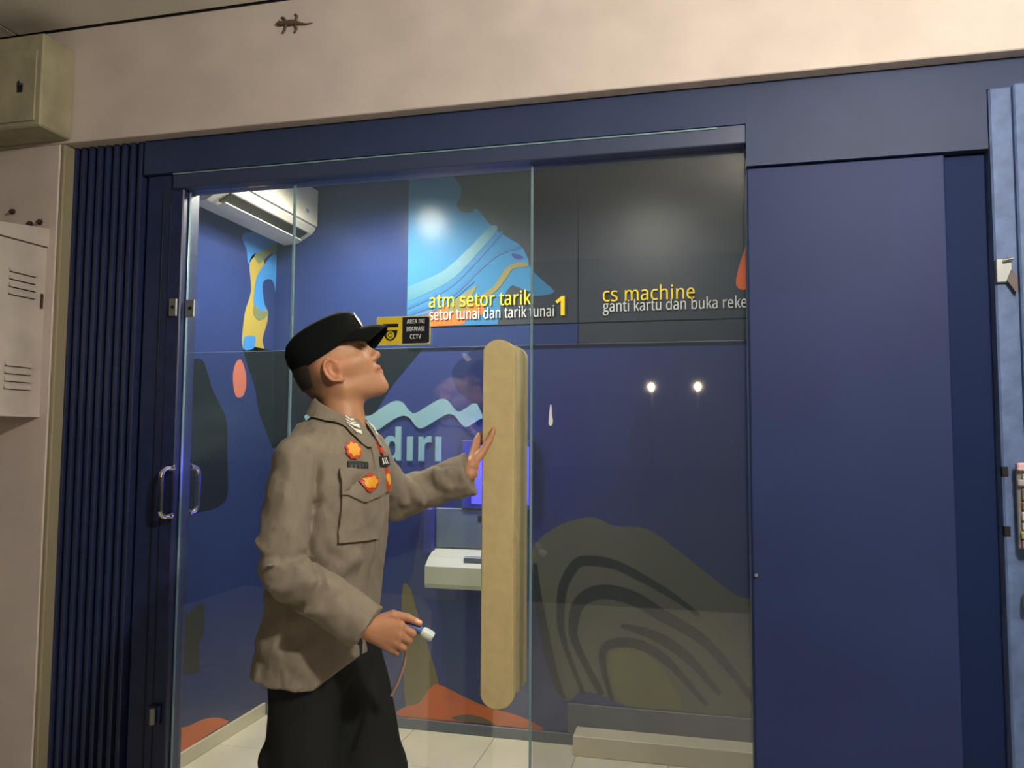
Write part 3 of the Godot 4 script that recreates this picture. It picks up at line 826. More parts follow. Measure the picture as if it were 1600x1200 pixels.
func net(sk: Hull, f: Callable, lo: Vector3, hi: Vector3, cell: float, xf: Transform3D, tint: Callable) -> void:
	var nx := int(ceil((hi.x - lo.x) / cell / 8.0)) * 8 + 1
	var ny := int(ceil((hi.y - lo.y) / cell / 8.0)) * 8 + 1
	var nz := int(ceil((hi.z - lo.z) / cell / 8.0)) * 8 + 1
	var val := PackedFloat32Array()
	val.resize(nx * ny * nz)
	val.fill(1e9)
	var at := PackedInt32Array()
	at.resize(nx * ny * nz)
	at.fill(-1)
	var reach := cell * 8.0 * 0.87 * 1.35 + 0.004
	var live: Array[Vector3i] = []
	for bk in range(0, nz - 1, 8):
		for bj in range(0, ny - 1, 8):
			for bi in range(0, nx - 1, 8):
				var d: float = f.call(lo + Vector3(bi + 4, bj + 4, bk + 4) * cell)
				if absf(d) > reach:
					continue
				live.append(Vector3i(bi, bj, bk))
				for k in range(bk, bk + 9):
					for j in range(bj, bj + 9):
						var row := (k * ny + j) * nx
						for i in range(bi, bi + 9):
							if val[row + i] > 1e8:
								val[row + i] = f.call(lo + Vector3(i, j, k) * cell)
	var sx := nx * ny
	for b in live:
		for k in range(b.z, b.z + 8):
			for j in range(b.y, b.y + 8):
				for i in range(b.x, b.x + 8):
					var q := k * sx + j * nx + i
					var a0 := val[q]
					var a1 := val[q + 1]
					var a2 := val[q + nx]
					var a3 := val[q + nx + 1]
					var a4 := val[q + sx]
					var a5 := val[q + sx + 1]
					var a6 := val[q + sx + nx]
					var a7 := val[q + sx + nx + 1]
					var neg := int(a0 < 0) + int(a1 < 0) + int(a2 < 0) + int(a3 < 0) + int(a4 < 0) + int(a5 < 0) + int(a6 < 0) + int(a7 < 0)
					if neg == 0 or neg == 8:
						continue
					var s := Vector3.ZERO
					var m := 0
					if (a0 < 0) != (a1 < 0): s += Vector3(a0 / (a0 - a1), 0, 0); m += 1
					if (a2 < 0) != (a3 < 0): s += Vector3(a2 / (a2 - a3), 1, 0); m += 1
					if (a4 < 0) != (a5 < 0): s += Vector3(a4 / (a4 - a5), 0, 1); m += 1
					if (a6 < 0) != (a7 < 0): s += Vector3(a6 / (a6 - a7), 1, 1); m += 1
					if (a0 < 0) != (a2 < 0): s += Vector3(0, a0 / (a0 - a2), 0); m += 1
					if (a1 < 0) != (a3 < 0): s += Vector3(1, a1 / (a1 - a3), 0); m += 1
					if (a4 < 0) != (a6 < 0): s += Vector3(0, a4 / (a4 - a6), 1); m += 1
					if (a5 < 0) != (a7 < 0): s += Vector3(1, a5 / (a5 - a7), 1); m += 1
					if (a0 < 0) != (a4 < 0): s += Vector3(0, 0, a0 / (a0 - a4)); m += 1
					if (a1 < 0) != (a5 < 0): s += Vector3(1, 0, a1 / (a1 - a5)); m += 1
					if (a2 < 0) != (a6 < 0): s += Vector3(0, 1, a2 / (a2 - a6)); m += 1
					if (a3 < 0) != (a7 < 0): s += Vector3(1, 1, a3 / (a3 - a7)); m += 1
					var p := lo + (Vector3(i, j, k) + s / m) * cell
					var g := Vector3(a1 + a3 + a5 + a7 - a0 - a2 - a4 - a6, a2 + a3 + a6 + a7 - a0 - a1 - a4 - a5, a4 + a5 + a6 + a7 - a0 - a1 - a2 - a3)
					at[q] = sk.v.size()
					sk.v.append(xf * p)
					sk.n.append((xf.basis * g).normalized())
					sk.c.append(tint.call(p))
	var steps := [1, nx, sx]
	for b in live:
		for k in range(b.z, b.z + 8):
			for j in range(b.y, b.y + 8):
				for i in range(b.x, b.x + 8):
					var q := k * sx + j * nx + i
					if val[q] > 1e8:
						continue
					var inside := val[q] < 0
					for ax in 3:
						var e: int = q + steps[ax]
						if val[e] > 1e8 or inside == (val[e] < 0):
							continue
						var u: int = steps[(ax + 1) % 3]
						var w: int = steps[(ax + 2) % 3]
						if q - u - w < 0:
							continue
						var i0 := at[q]
						var i1 := at[q - u]
						var i2 := at[q - u - w]
						var i3 := at[q - w]
						if i0 < 0 or i1 < 0 or i2 < 0 or i3 < 0:
							continue
						if inside:
							sk.idx.append_array([i0, i2, i1, i0, i3, i2])
						else:
							sk.idx.append_array([i0, i1, i2, i0, i2, i3])

func smn(a: float, b: float, k: float) -> float:
	var h := maxf(k - absf(a - b), 0.0) / k
	return minf(a, b) - h * h * k * 0.25

func cap(p: Vector3, a: Vector3, b: Vector3, r1: float, r2: float) -> float:
	var ba := b - a
	var t := clampf((p - a).dot(ba) / ba.length_squared(), 0.0, 1.0)
	return (p - a - ba * t).length() - lerpf(r1, r2, t)

func ell(p: Vector3, c: Vector3, r: Vector3) -> float:
	var q := (p - c) / r
	var k := q.length()
	var g := ((p - c) / (r * r)).length()
	return k * (k - 1.0) / maxf(g, 1e-6)

# ---------------------------------------------------------------- the man
const R_SHOULDER := Vector3(-0.985, 1.336, 0.712)
const R_ELBOW := Vector3(-0.992, 1.085, 0.770)
const R_WRIST := Vector3(-0.780, 0.946, 0.735)
const L_SHOULDER := Vector3(-0.945, 1.345, 0.390)
const L_ELBOW := Vector3(-0.925, 1.205, 0.215)
const L_WRIST := Vector3(-0.692, 1.290, 0.185)
const HEAD_AT := Vector3(-0.972, 1.590, 0.527)
const TY := [0.70, 0.80, 0.92, 1.05, 1.18, 1.28, 1.36, 1.41, 1.46]
const TA := [0.142, 0.138, 0.132, 0.126, 0.128, 0.128, 0.115, 0.095, 0.065]
const TB := [0.195, 0.190, 0.184, 0.180, 0.186, 0.188, 0.166, 0.115, 0.080]
const TX := [-1.018, -1.008, -0.992, -0.975, -0.962, -0.957, -0.958, -0.962, -0.964]
const FOLDS := [
	[Vector3(-0.960, 1.185, 0.845), Vector3(-0.900, 1.172, 0.79), 0.016, 0.012], [Vector3(-0.985, 1.130, 0.845), Vector3(-0.920, 1.150, 0.80), 0.014, -0.010],
	[Vector3(-1.00, 1.100, 0.845), Vector3(-0.905, 1.118, 0.81), 0.013, 0.011], [Vector3(-1.01, 1.035, 0.835), Vector3(-0.86, 1.075, 0.80), 0.016, 0.010],
	[Vector3(-0.935, 1.000, 0.83), Vector3(-0.84, 1.045, 0.80), 0.013, -0.009], [Vector3(-0.955, 0.988, 0.82), Vector3(-0.865, 1.000, 0.81), 0.013, 0.008],
	[Vector3(-0.965, 1.36, 0.79), Vector3(-0.955, 1.20, 0.835), 0.020, 0.007], [Vector3(-0.930, 1.36, 0.76), Vector3(-0.93, 1.21, 0.80), 0.016, -0.010],
	[Vector3(-0.945, 1.252, 0.72), Vector3(-0.862, 1.318, 0.65), 0.016, 0.010], [Vector3(-0.940, 1.212, 0.72), Vector3(-0.858, 1.257, 0.65), 0.014, 0.009],
	[Vector3(-0.935, 1.164, 0.71), Vector3(-0.839, 1.086, 0.64), 0.022, 0.009], [Vector3(-0.893, 1.057, 0.70), Vector3(-0.800, 1.135, 0.62), 0.022, 0.008],
	[Vector3(-0.93, 1.232, 0.72), Vector3(-0.85, 1.288, 0.66), 0.012, -0.008], [Vector3(-1.08, 0.90, 0.72), Vector3(-0.98, 0.86, 0.74), 0.03, 0.008],
	[Vector3(-1.06, 1.04, 0.82), Vector3(-0.97, 1.015, 0.835), 0.014, -0.008], [Vector3(-1.05, 1.15, 0.80), Vector3(-1.0, 1.12, 0.845), 0.014, 0.009],
	[Vector3(-0.90, 0.985, 0.80), Vector3(-0.82, 1.0, 0.79), 0.012, 0.006], [Vector3(-0.905, 1.02, 0.68), Vector3(-0.84, 0.96, 0.66), 0.02, 0.008],
	[Vector3(-0.868, 1.270, 0.27), Vector3(-0.801, 1.190, 0.26), 0.014, 0.010], [Vector3(-0.835, 1.300, 0.25), Vector3(-0.770, 1.225, 0.26), 0.014, -0.010],
	[Vector3(-0.899, 1.299, 0.28), Vector3(-0.867, 1.203, 0.28), 0.014, 0.010], [Vector3(-0.80, 1.32, 0.24), Vector3(-0.74, 1.25, 0.25), 0.014, 0.007]]

func shirt(p: Vector3) -> float:
	var i := 0
	while i < 7 and p.y > TY[i + 1]:
		i += 1
	var t := clampf((p.y - TY[i]) / (TY[i + 1] - TY[i]), 0.0, 1.0)
	var a := lerpf(TA[i], TA[i + 1], t)
	var b := lerpf(TB[i], TB[i + 1], t)
	var qx := absf(p.x - lerpf(TX[i], TX[i + 1], t)) / a
	var qz := absf(p.z - 0.55) / b
	var d := (pow(pow(qx, 2.4) + pow(qz, 2.4), 1.0 / 2.4) - 1.0) * a
	d = maxf(d, p.y - 1.425)
	d = smn(d, cap(p, Vector3(-0.970, 1.404, 0.575), R_SHOULDER + Vector3(0.004, 0.002, -0.03), 0.058, 0.060), 0.05)
	d = smn(d, cap(p, Vector3(-0.972, 1.408, 0.53), L_SHOULDER + Vector3(0, 0.002, 0.03), 0.058, 0.058), 0.05)
	d = smn(d, cap(p, L_SHOULDER, L_ELBOW, 0.068, 0.058), 0.035)
	var near := absf(d - cap(p, R_SHOULDER, R_ELBOW, 0.067, 0.060)) / 0.010
	var groove := 0.014 * exp(-near * near) * smoothstep(1.40, 1.30, p.y)
	d = smn(d, cap(p, R_SHOULDER, R_ELBOW, 0.067, 0.060), lerpf(0.005, 0.03, smoothstep(1.30, 1.42, p.y)))
	var fr := maxf(cap(p, R_ELBOW, R_WRIST + (R_WRIST - R_ELBOW) * 0.3, 0.062, 0.057), (p - R_WRIST).dot((R_WRIST - R_ELBOW).normalized()))
	var fl := maxf(cap(p, L_ELBOW, L_WRIST + (L_WRIST - L_ELBOW) * 0.3, 0.060, 0.064), (p - L_WRIST).dot((L_WRIST - L_ELBOW).normalized()))
	var up := cap(p, R_SHOULDER, R_ELBOW, 0.067, 0.060)
	d = smn(d, fl, 0.012)
	near = absf(d - fr) / 0.010
	d = minf(d, smn(fr, up, 0.02)) + maxf(groove, 0.012 * exp(-near * near))
	if absf(d) < 0.03:
		for f in FOLDS:
			if p.y > maxf(f[0].y, f[1].y) + 2.5 * f[2] or p.y < minf(f[0].y, f[1].y) - 2.5 * f[2]:
				continue
			var q: float = cap(p, f[0], f[1], 0.0, 0.0) / f[2]
			if q < 3.0:
				d -= 1.5 * f[3] * exp(-q * q)
		d -= 0.0095 * crumple.get_noise_3d(p.x * 8.0 + p.y * 3.0, p.y * 4.5 - p.x * 2.0, p.z * 8.0)
		d -= 0.004 * crumple.get_noise_3d(p.x * 22.0, p.y * 16.0, p.z * 22.0)
	var hem := 0.792 + 0.9 * maxf(0.0, p.x + 0.93) + 0.012 * sin(p.x * 9.0)
	return maxf(d, hem - p.y)

func trousers(p: Vector3) -> float:
	var d := ell(p, Vector3(-0.990, 0.86, 0.55), Vector3(0.125, 0.16, 0.165))
	d = smn(d, cap(p, Vector3(-0.995, 0.80, 0.625), Vector3(-1.000, 0.48, 0.625), 0.092, 0.092), 0.05)
	d = smn(d, cap(p, Vector3(-0.955, 0.80, 0.470), Vector3(-0.880, 0.50, 0.465), 0.094, 0.092), 0.04)
	var n := smn(cap(p, Vector3(-1.005, 0.48, 0.635), Vector3(-1.03, 0.06, 0.635), 0.092, 0.078), cap(p, Vector3(-0.880, 0.50, 0.465), Vector3(-0.870, 0.06, 0.455), 0.092, 0.078), 0.01)
	d = smn(d, n, 0.02)
	d = smn(d, cap(p, Vector3(-1.065, 0.585, 0.66), Vector3(-1.075, 0.565, 0.65), 0.03, 0.024), 0.03)
	if absf(d) < 0.04:
		d -= 0.007 * crumple.get_noise_3d(p.x * 9.0, p.y * 5.0 + p.x * 4.0, p.z * 9.0)
	d = maxf(d, 0.035 - p.y)
	return maxf(d, p.y - 0.90)

func head(p: Vector3) -> float:
	var m := Vector3(p.x, p.y, absf(p.z))
	var d := ell(p, Vector3(-0.012, 0.040, 0), Vector3(0.098, 0.088, 0.077))
	d = smn(d, ell(p, Vector3(0.034, -0.030, 0), Vector3(0.060, 0.082, 0.060)), 0.04)
	d = smn(d, ell(p, Vector3(-0.050, -0.005, 0), Vector3(0.060, 0.070, 0.064)), 0.03)
	d = smn(d, cap(m, Vector3(0.066, -0.096, 0.012), Vector3(-0.006, -0.066, 0.050), 0.021, 0.020), 0.03)   # jaw
	d = smn(d, ell(p, Vector3(0.080, -0.103, 0), Vector3(0.019, 0.018, 0.021)), 0.022)   # chin
	d = smn(d, cap(m, Vector3(0.060, -0.020, 0.038), Vector3(0.010, -0.012, 0.062), 0.018, 0.012), 0.03)   # cheekbone
	d = smn(d, cap(m, Vector3(0.085, 0.030, 0.006), Vector3(0.066, 0.034, 0.046), 0.013, 0.011), 0.018)   # brow
	d = maxf(d, -(m - Vector3(0.094, 0.012, 0.031)).length() + 0.0145) if d > -0.02 and p.x > 0.05 else d   # socket
	d = smn(d, ell(m, Vector3(0.078, 0.011, 0.031), Vector3(0.0135, 0.0125, 0.0155)), 0.006)   # lids
	d = smn(d, cap(p, Vector3(0.086, 0.024, 0), Vector3(0.105, -0.016, 0), 0.0085, 0.0105), 0.012)   # nose
	d = smn(d, ell(p, Vector3(0.107, -0.020, 0), Vector3(0.0125, 0.011, 0.012)), 0.008)
	d = smn(d, ell(m, Vector3(0.096, -0.025, 0.0125), Vector3(0.011, 0.009, 0.007)), 0.006)
	d = smn(d, cap(p, Vector3(0.085, -0.058, 0), Vector3(0.084, -0.074, 0), 0.015, 0.013), 0.02)   # muzzle
	d = smn(d, cap(m, Vector3(0.0985, -0.0525, 0.003), Vector3(0.082, -0.0575, 0.022), 0.0062, 0.003), 0.005)   # lips
	d = smn(d, cap(m, Vector3(0.0980, -0.0665, 0.0), Vector3(0.082, -0.0605, 0.021), 0.0068, 0.003), 0.005)
	# ear: a bowl, its rim, the lobe and the tragus
	var e := m - Vector3(-0.006, -0.012, 0.069)
	if e.length() < 0.06:
		var bowl := ell(e, Vector3(-0.002, 0.0, -0.001), Vector3(0.021, 0.030, 0.013))
		bowl = maxf(bowl, -ell(e, Vector3(0.004, -0.002, 0.014), Vector3(0.012, 0.019, 0.010)))
		for k in 9:
			var a0 := deg_to_rad(30.0 + k * 26.0)
			var a1 := deg_to_rad(56.0 + k * 26.0)
			var z0 := 0.005 + 0.007 * sin(a0 * 0.5)
			var z1 := 0.005 + 0.007 * sin(a1 * 0.5)
			bowl = smn(bowl, cap(e, Vector3(0.019 * cos(a0) - 0.002, 0.030 * sin(a0), z0), Vector3(0.019 * cos(a1) - 0.002, 0.030 * sin(a1), z1), 0.0042, 0.0042), 0.003)
		bowl = smn(bowl, ell(e, Vector3(0.006, -0.031, 0.004), Vector3(0.009, 0.009, 0.0055)), 0.006)
		bowl = smn(bowl, ell(e, Vector3(0.0165, -0.004, 0.004), Vector3(0.005, 0.008, 0.005)), 0.004)
		d = smn(d, bowl, 0.005)
	# neck
	d = smn(d, cap(p, Vector3(-0.022, -0.055, 0), Vector3(-0.068, -0.185, 0.022), 0.054, 0.060), 0.025)
	return d

func head_tint(p: Vector3) -> Color:
	var c := lin(176, 128, 96)
	var m := Vector3(p.x, p.y, absf(p.z))
	var shade := smoothstep(-0.012, -0.055, p.x) * smoothstep(-0.085, -0.02, p.y)   # cropped hair growing out round the sides
	c = c.lerp(lin(52, 38, 30), shade * 0.8 * (1.0 - smoothstep(0.068, 0.074, m.z) * smoothstep(-0.032, -0.02, p.x)))
	var lips := smoothstep(0.012, 0.004, cap(m, Vector3(0.0995, -0.0595, 0.0), Vector3(0.086, -0.0592, 0.019), 0.0, 0.0) - 0.001) if p.x > 0.075 else 0.0
	c = c.lerp(lin(158, 88, 76), lips * 0.75)
	var brow := smoothstep(0.006, 0.002, cap(m, Vector3(0.095, 0.036, 0.012), Vector3(0.072, 0.040, 0.050), 0.0, 0.0) - 0.004) if p.x > 0.05 else 0.0
	c = c.lerp(lin(34, 26, 22), brow)
	var stubble := smoothstep(0.05, 0.02, absf(p.y + 0.10)) * smoothstep(0.03, 0.06, p.x)
	c = c.lerp(lin(150, 112, 88), stubble * 0.25)
	var mouth := smoothstep(0.0022, 0.0008, absf(p.y + 0.0592)) if p.x > 0.08 and m.z < 0.02 else 0.0
	c = c.lerp(lin(80, 40, 36), mouth)
	c = c.lerp(lin(206, 128, 100), 0.35 * smoothstep(0.068, 0.078, m.z) * smoothstep(0.05, 0.02, absf(p.y + 0.01)))
	return c

# chains: [points, radii]; the first four are the bones of the palm
func hand(p: Vector3, chains: Array, palm: float) -> float:
	var d := 1e9
	for i in chains.size():
		var pts: Array = chains[i][0]
		var rr: Array = chains[i][1]
		var f := 1e9
		for k in pts.size() - 1:
			f = smn(f, cap(p, pts[k], pts[k + 1], rr[k], rr[k + 1]), 0.003)
		d = smn(d, f, palm if i < 5 else 0.0035)
	return d

func right_hand() -> Array:
	return [
		[[Vector3(-0.07, -0.004, 0.0), Vector3(0.004, 0.0, 0.0)], [0.027, 0.0225]],
		[[Vector3(0.004, 0.010, 0.0), Vector3(0.080, 0.030, 0.002)], [0.018, 0.0125]],
		[[Vector3(0.004, 0.003, 0.0), Vector3(0.084, 0.009, 0.006)], [0.018, 0.0125]],
		[[Vector3(0.004, -0.006, 0.0), Vector3(0.080, -0.013, 0.004)], [0.018, 0.0125]],
		[[Vector3(0.004, -0.012, 0.0), Vector3(0.071, -0.034, -0.002)], [0.018, 0.0120]],
		[[Vector3(0.080, 0.028, 0.002), Vector3(0.112, 0.018, -0.012), Vector3(0.113, 0.011, -0.036), Vector3(0.091, 0.012, -0.044)], [0.0118, 0.0104, 0.0094, 0.0080]],
		[[Vector3(0.084, 0.009, 0.006), Vector3(0.108, -0.003, -0.014), Vector3(0.099, -0.007, -0.042), Vector3(0.074, -0.003, -0.043)], [0.0120, 0.0108, 0.0094, 0.0082]],
		[[Vector3(0.080, -0.013, 0.004), Vector3(0.100, -0.024, -0.013), Vector3(0.090, -0.026, -0.040), Vector3(0.068, -0.020, -0.041)], [0.0116, 0.0102, 0.0090, 0.0078]],
		[[Vector3(0.071, -0.032, -0.002), Vector3(0.087, -0.042, -0.015), Vector3(0.078, -0.043, -0.036), Vector3(0.060, -0.037, -0.038)], [0.0106, 0.0092, 0.0082, 0.0072]],
		[[Vector3(0.012, 0.014, -0.006), Vector3(0.050, 0.044, -0.014), Vector3(0.088, 0.050, -0.016), Vector3(0.122, 0.046, -0.018)], [0.018, 0.0145, 0.0108, 0.0082]]]

func left_hand() -> Array:
	return [
		[[Vector3(-0.755, 1.268, 0.196), Vector3(-0.694, 1.312, 0.172)], [0.026, 0.0215]],
		[[Vector3(-0.693, 1.318, 0.168), Vector3(-0.696, 1.392, 0.104)], [0.016, 0.0118]],
		[[Vector3(-0.694, 1.314, 0.168), Vector3(-0.702, 1.374, 0.096)], [0.016, 0.0118]],
		[[Vector3(-0.696, 1.310, 0.166), Vector3(-0.704, 1.353, 0.092)], [0.016, 0.0112]],
		[[Vector3(-0.698, 1.304, 0.164), Vector3(-0.704, 1.333, 0.092)], [0.016, 0.0106]],
		[[Vector3(-0.696, 1.392, 0.104), Vector3(-0.700, 1.408, 0.062), Vector3(-0.684, 1.408, 0.038), Vector3(-0.660, 1.404, 0.036)], [0.0105, 0.0092, 0.0086, 0.0076]],
		[[Vector3(-0.702, 1.374, 0.096), Vector3(-0.704, 1.386, 0.056), Vector3(-0.684, 1.386, 0.036), Vector3(-0.656, 1.382, 0.036)], [0.0105, 0.0094, 0.0086, 0.0076]],
		[[Vector3(-0.704, 1.353, 0.092), Vector3(-0.704, 1.362, 0.056), Vector3(-0.684, 1.362, 0.036), Vector3(-0.658, 1.358, 0.036)], [0.0100, 0.0090, 0.0084, 0.0074]],
		[[Vector3(-0.704, 1.333, 0.092), Vector3(-0.703, 1.338, 0.060), Vector3(-0.686, 1.338, 0.040), Vector3(-0.666, 1.336, 0.038)], [0.0092, 0.0082, 0.0076, 0.0068]],
		[[Vector3(-0.692, 1.322, 0.164), Vector3(-0.668, 1.356, 0.138), Vector3(-0.652, 1.390, 0.118), Vector3(-0.640, 1.424, 0.111)], [0.0165, 0.0130, 0.0105, 0.0082]]]

func inner_body(p: Vector3) -> float:
	var d := ell(p, Vector3(-0.965, 1.16, 0.55), Vector3(0.085, 0.27, 0.135))
	d = smn(d, ell(p, Vector3(-0.985, 0.86, 0.55), Vector3(0.085, 0.12, 0.12)), 0.06)
	d = smn(d, cap(p, Vector3(-0.966, 1.36, 0.55), Vector3(-0.985, 1.43, 0.535), 0.06, 0.05), 0.04)
	for a in [[Vector3(-0.97, 1.36, 0.62), R_SHOULDER, 0.04, 0.045], [R_SHOULDER, R_ELBOW, 0.045, 0.036], [R_ELBOW, R_WRIST, 0.036, 0.025], [Vector3(-0.95, 1.36, 0.47), L_SHOULDER, 0.04, 0.042], [L_SHOULDER, L_ELBOW, 0.042, 0.034], [L_ELBOW, L_WRIST, 0.034, 0.025],
			[Vector3(-0.995, 0.80, 0.63), Vector3(-1.005, 0.48, 0.635), 0.07, 0.05], [Vector3(-1.005, 0.48, 0.635), Vector3(-1.03, 0.09, 0.635), 0.05, 0.036], [Vector3(-0.955, 0.80, 0.47), Vector3(-0.868, 0.50, 0.455), 0.07, 0.05], [Vector3(-0.868, 0.50, 0.455), Vector3(-0.86, 0.09, 0.445), 0.05, 0.036]]:
		d = smn(d, cap(p, a[0], a[1], a[2], a[3]), 0.02)
	return d

# a patch of cloth laid on the shirt: f maps (s, t) in the unit square to metres across the patch
func applique(f: Callable, ns: int, nt: int, at: Vector3, towards: Vector3, up: Vector3, lift: float, wrap := false) -> ArrayMesh:
	var d := towards.normalized()
	var ux := up.cross(-d).normalized()
	var uy := (-d).cross(ux).normalized()
	var top := []
	var nor := []
	for j in nt + 1:
		for i in ns + 1:
			var w: Vector2 = f.call(float(i) / ns, float(j) / nt)
			var o := at + ux * w.x + uy * w.y - d * 0.10
			var go := 0.0
			for k in 40:
				var q := shirt(o + d * go)
				if q < 0.0008 or go > 0.22:
					break
				go += q * 0.7
			top.append(o + d * go)
	for k in top.size():
		var p: Vector3 = top[k]
		var e := 0.006
		nor.append(Vector3(shirt(p + Vector3(e, 0, 0)) - shirt(p - Vector3(e, 0, 0)), shirt(p + Vector3(0, e, 0)) - shirt(p - Vector3(0, e, 0)), shirt(p + Vector3(0, 0, e)) - shirt(p - Vector3(0, 0, e))).normalized())
	var t := Tris.new()
	var w := ns + 1
	for j in nt:
		for i in ns:
			var a := j * w + i
			var ids := [a, a + 1, a + w + 1, a, a + w + 1, a + w]
			for k in [0, 3]:
				t.smooth(top[ids[k]] + nor[ids[k]] * lift, top[ids[k + 1]] + nor[ids[k + 1]] * lift, top[ids[k + 2]] + nor[ids[k + 2]] * lift, nor[ids[k]], nor[ids[k + 1]], nor[ids[k + 2]])
	var rim := []
	if wrap:
		for i in ns + 1:
			rim.append(nt * w + i)
	else:
		for i in ns: rim.append(i)
		for j in nt: rim.append(j * w + ns)
		for i in ns: rim.append(nt * w + ns - i)
		for j in nt: rim.append((nt - j) * w)
		rim.append(0)
	var mid := Vector3.ZERO
	for k in rim:
		mid += top[k] / rim.size()
	for k in rim.size() - 1:
		var a: Vector3 = top[rim[k]]
		var b: Vector3 = top[rim[k + 1]]
		var na: Vector3 = nor[rim[k]]
		var nb: Vector3 = nor[rim[k + 1]]
		t.quad(a - na * 0.003, b - nb * 0.003, b + nb * lift, a + na * lift, (a + b) / 2 - mid)
	for k in t.v.size():
		t.v[k] -= MAN
	return t.mesh()

func rect(w: float, h: float) -> Callable:
	return func(s: float, t: float) -> Vector2: return Vector2((s - 0.5) * w, (t - 0.5) * h)

func oval(rx: float, ry: float, lobes := 0, deep := 0.0) -> Callable:
	return func(s: float, t: float) -> Vector2:
		var a := TAU * s
		var r := (0.02 + 0.98 * t) * (1.0 + deep * cos(a * lobes))
		return Vector2(rx * cos(a), ry * sin(a)) * r

func person() -> void:
	var cloth := mat(col(122, 112, 97), 0.85)
	cloth.rim_enabled = true
	cloth.rim = 0.2
	cloth.normal_enabled = true
	cloth.normal_scale = 0.25
	cloth.normal_texture = bump_tex(0.12, 3.0, 71)
	cloth.uv1_triplanar = true
	cloth.uv1_scale = Vector3(9, 9, 9)
	var black := mat(col(29, 31, 31), 0.85, 0.0, 0.3)
	var cap_black := mat(col(12, 14, 14), 0.9, 0.0, 0.25)
	var skin := mat(Color.WHITE, 0.48)
	skin.vertex_color_use_as_albedo = true
	skin.metallic_specular = 0.4
	var white := mat(col(228, 226, 214), 0.5)
	var red := mat(col(186, 62, 34), 0.5)
	var gold := mat(col(222, 158, 48), 0.45)
	var ink := mat(col(24, 26, 28), 0.7)
	var man := thing("person", MAN, "man in grey-brown uniform shirt and black cap, looking up, one hand on the door handle", "person")
	var off := Transform3D(Basis(), -MAN)
	# one skin: head and neck, both hands, and the body under the clothes
	var yaw := deg_to_rad(-17.0)
	var pitch := deg_to_rad(29.0)
	var flat := Vector3(cos(yaw), 0, sin(yaw))
	var fwd := flat * cos(pitch) + Vector3.UP * sin(pitch)
	var up := Vector3.UP * cos(pitch) - flat * sin(pitch)
	var hx := Transform3D(Basis(fwd, up, fwd.cross(up)), HEAD_AT - MAN)
	var sk := Hull.new()
	var plain_skin := lin(172, 122, 92)
	net(sk, head, Vector3(-0.155, -0.26, -0.10), Vector3(0.14, 0.14, 0.11), 0.0034, hx, head_tint)
	var rx := (R_WRIST - R_ELBOW).normalized().lerp(Vector3(0.98, -0.10, -0.16), 0.6).normalized()
	var ry := (Vector3.UP - rx * rx.y).normalized()
	var rt := Transform3D(Basis(rx, ry, rx.cross(ry)) * 0.92, R_WRIST + Vector3(0.004, 0.004, 0.0) - MAN)
	var rh := right_hand()
	var nail := lin(226, 168, 138)
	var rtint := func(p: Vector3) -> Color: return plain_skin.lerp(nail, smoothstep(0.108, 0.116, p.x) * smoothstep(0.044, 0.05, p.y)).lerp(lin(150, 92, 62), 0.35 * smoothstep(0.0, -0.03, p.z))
	net(sk, func(p: Vector3) -> float: return hand(p, rh, 0.016), Vector3(-0.10, -0.075, -0.06), Vector3(0.14, 0.075, 0.04), 0.003, rt, rtint)
	var lh := left_hand()
	net(sk, func(p: Vector3) -> float: return hand(p, lh, 0.014), Vector3(-0.79, 1.23, 0.015), Vector3(-0.62, 1.445, 0.235), 0.003, off, func(_p: Vector3) -> Color: return plain_skin)
	net(sk, inner_body, Vector3(-1.15, 0.04, 0.14), Vector3(-0.66, 1.50, 0.86), 0.015, off, func(_p: Vector3) -> Color: return plain_skin)
	put("body", sk.mesh(), skin, man)
	# eyes
	for s in [1.0, -1.0]:
		var e := Tris.new()
		e.add(tube_t([Vector3(0.0895, 0.012, 0.031 * s), Vector3(0.0920, 0.012, 0.031 * s)], [0.006, 0.004], 12))
		put("eye", e.moved(hx).mesh(), mat(col(34, 24, 20), 0.15), man)
	# short hair under the back of the cap
	var hs := Hull.new()
	var hair := func(p: Vector3) -> float:
		return maxf(maxf(head(p) - 0.0025, p.x + 0.066 - 0.25 * (p.y - 0.0)), maxf(-0.040 - p.y - 0.2 * p.x, p.y - 0.06))
	net(hs, hair, Vector3(-0.13, -0.08, -0.09), Vector3(0.0, 0.07, 0.09), 0.004, hx, func(_p: Vector3) -> Color: return Color.WHITE)
	put("hair", hs.mesh(), mat(col(38, 28, 22), 0.9), man)
	# the cap, with its brim and front badge
	var cy := [0.040, 0.050, 0.068, 0.090, 0.112, 0.126, 0.134, 0.137]
	var cb := [-0.108, -0.114, -0.116, -0.112, -0.098, -0.074, -0.040, -0.002]
	var cf := [0.101, 0.106, 0.110, 0.1115, 0.107, 0.092, 0.066, 0.022]
	var cw := [0.082, 0.086, 0.088, 0.085, 0.076, 0.060, 0.038, 0.012]
	var t := Tris.new()
	var ring := func(k: int, i: int) -> Vector3:
		var a := TAU * i / 40
		var x: float = (cf[k] + cb[k]) / 2 + (cf[k] - cb[k]) / 2 * signf(cos(a)) * pow(absf(cos(a)), 0.92)
		return Vector3(x, cy[k] + (0.012 * cos(a) if k == 0 else 0.0) - 0.006 * (1.0 - k / 7.0) * sin(a) * sin(a), cw[k] * signf(sin(a)) * pow(absf(sin(a)), 0.92))
	var grid := []
	for k in 8:
		var r := []
		for i in 40:
			r.append(ring.call(k, i))
		grid.append(r)
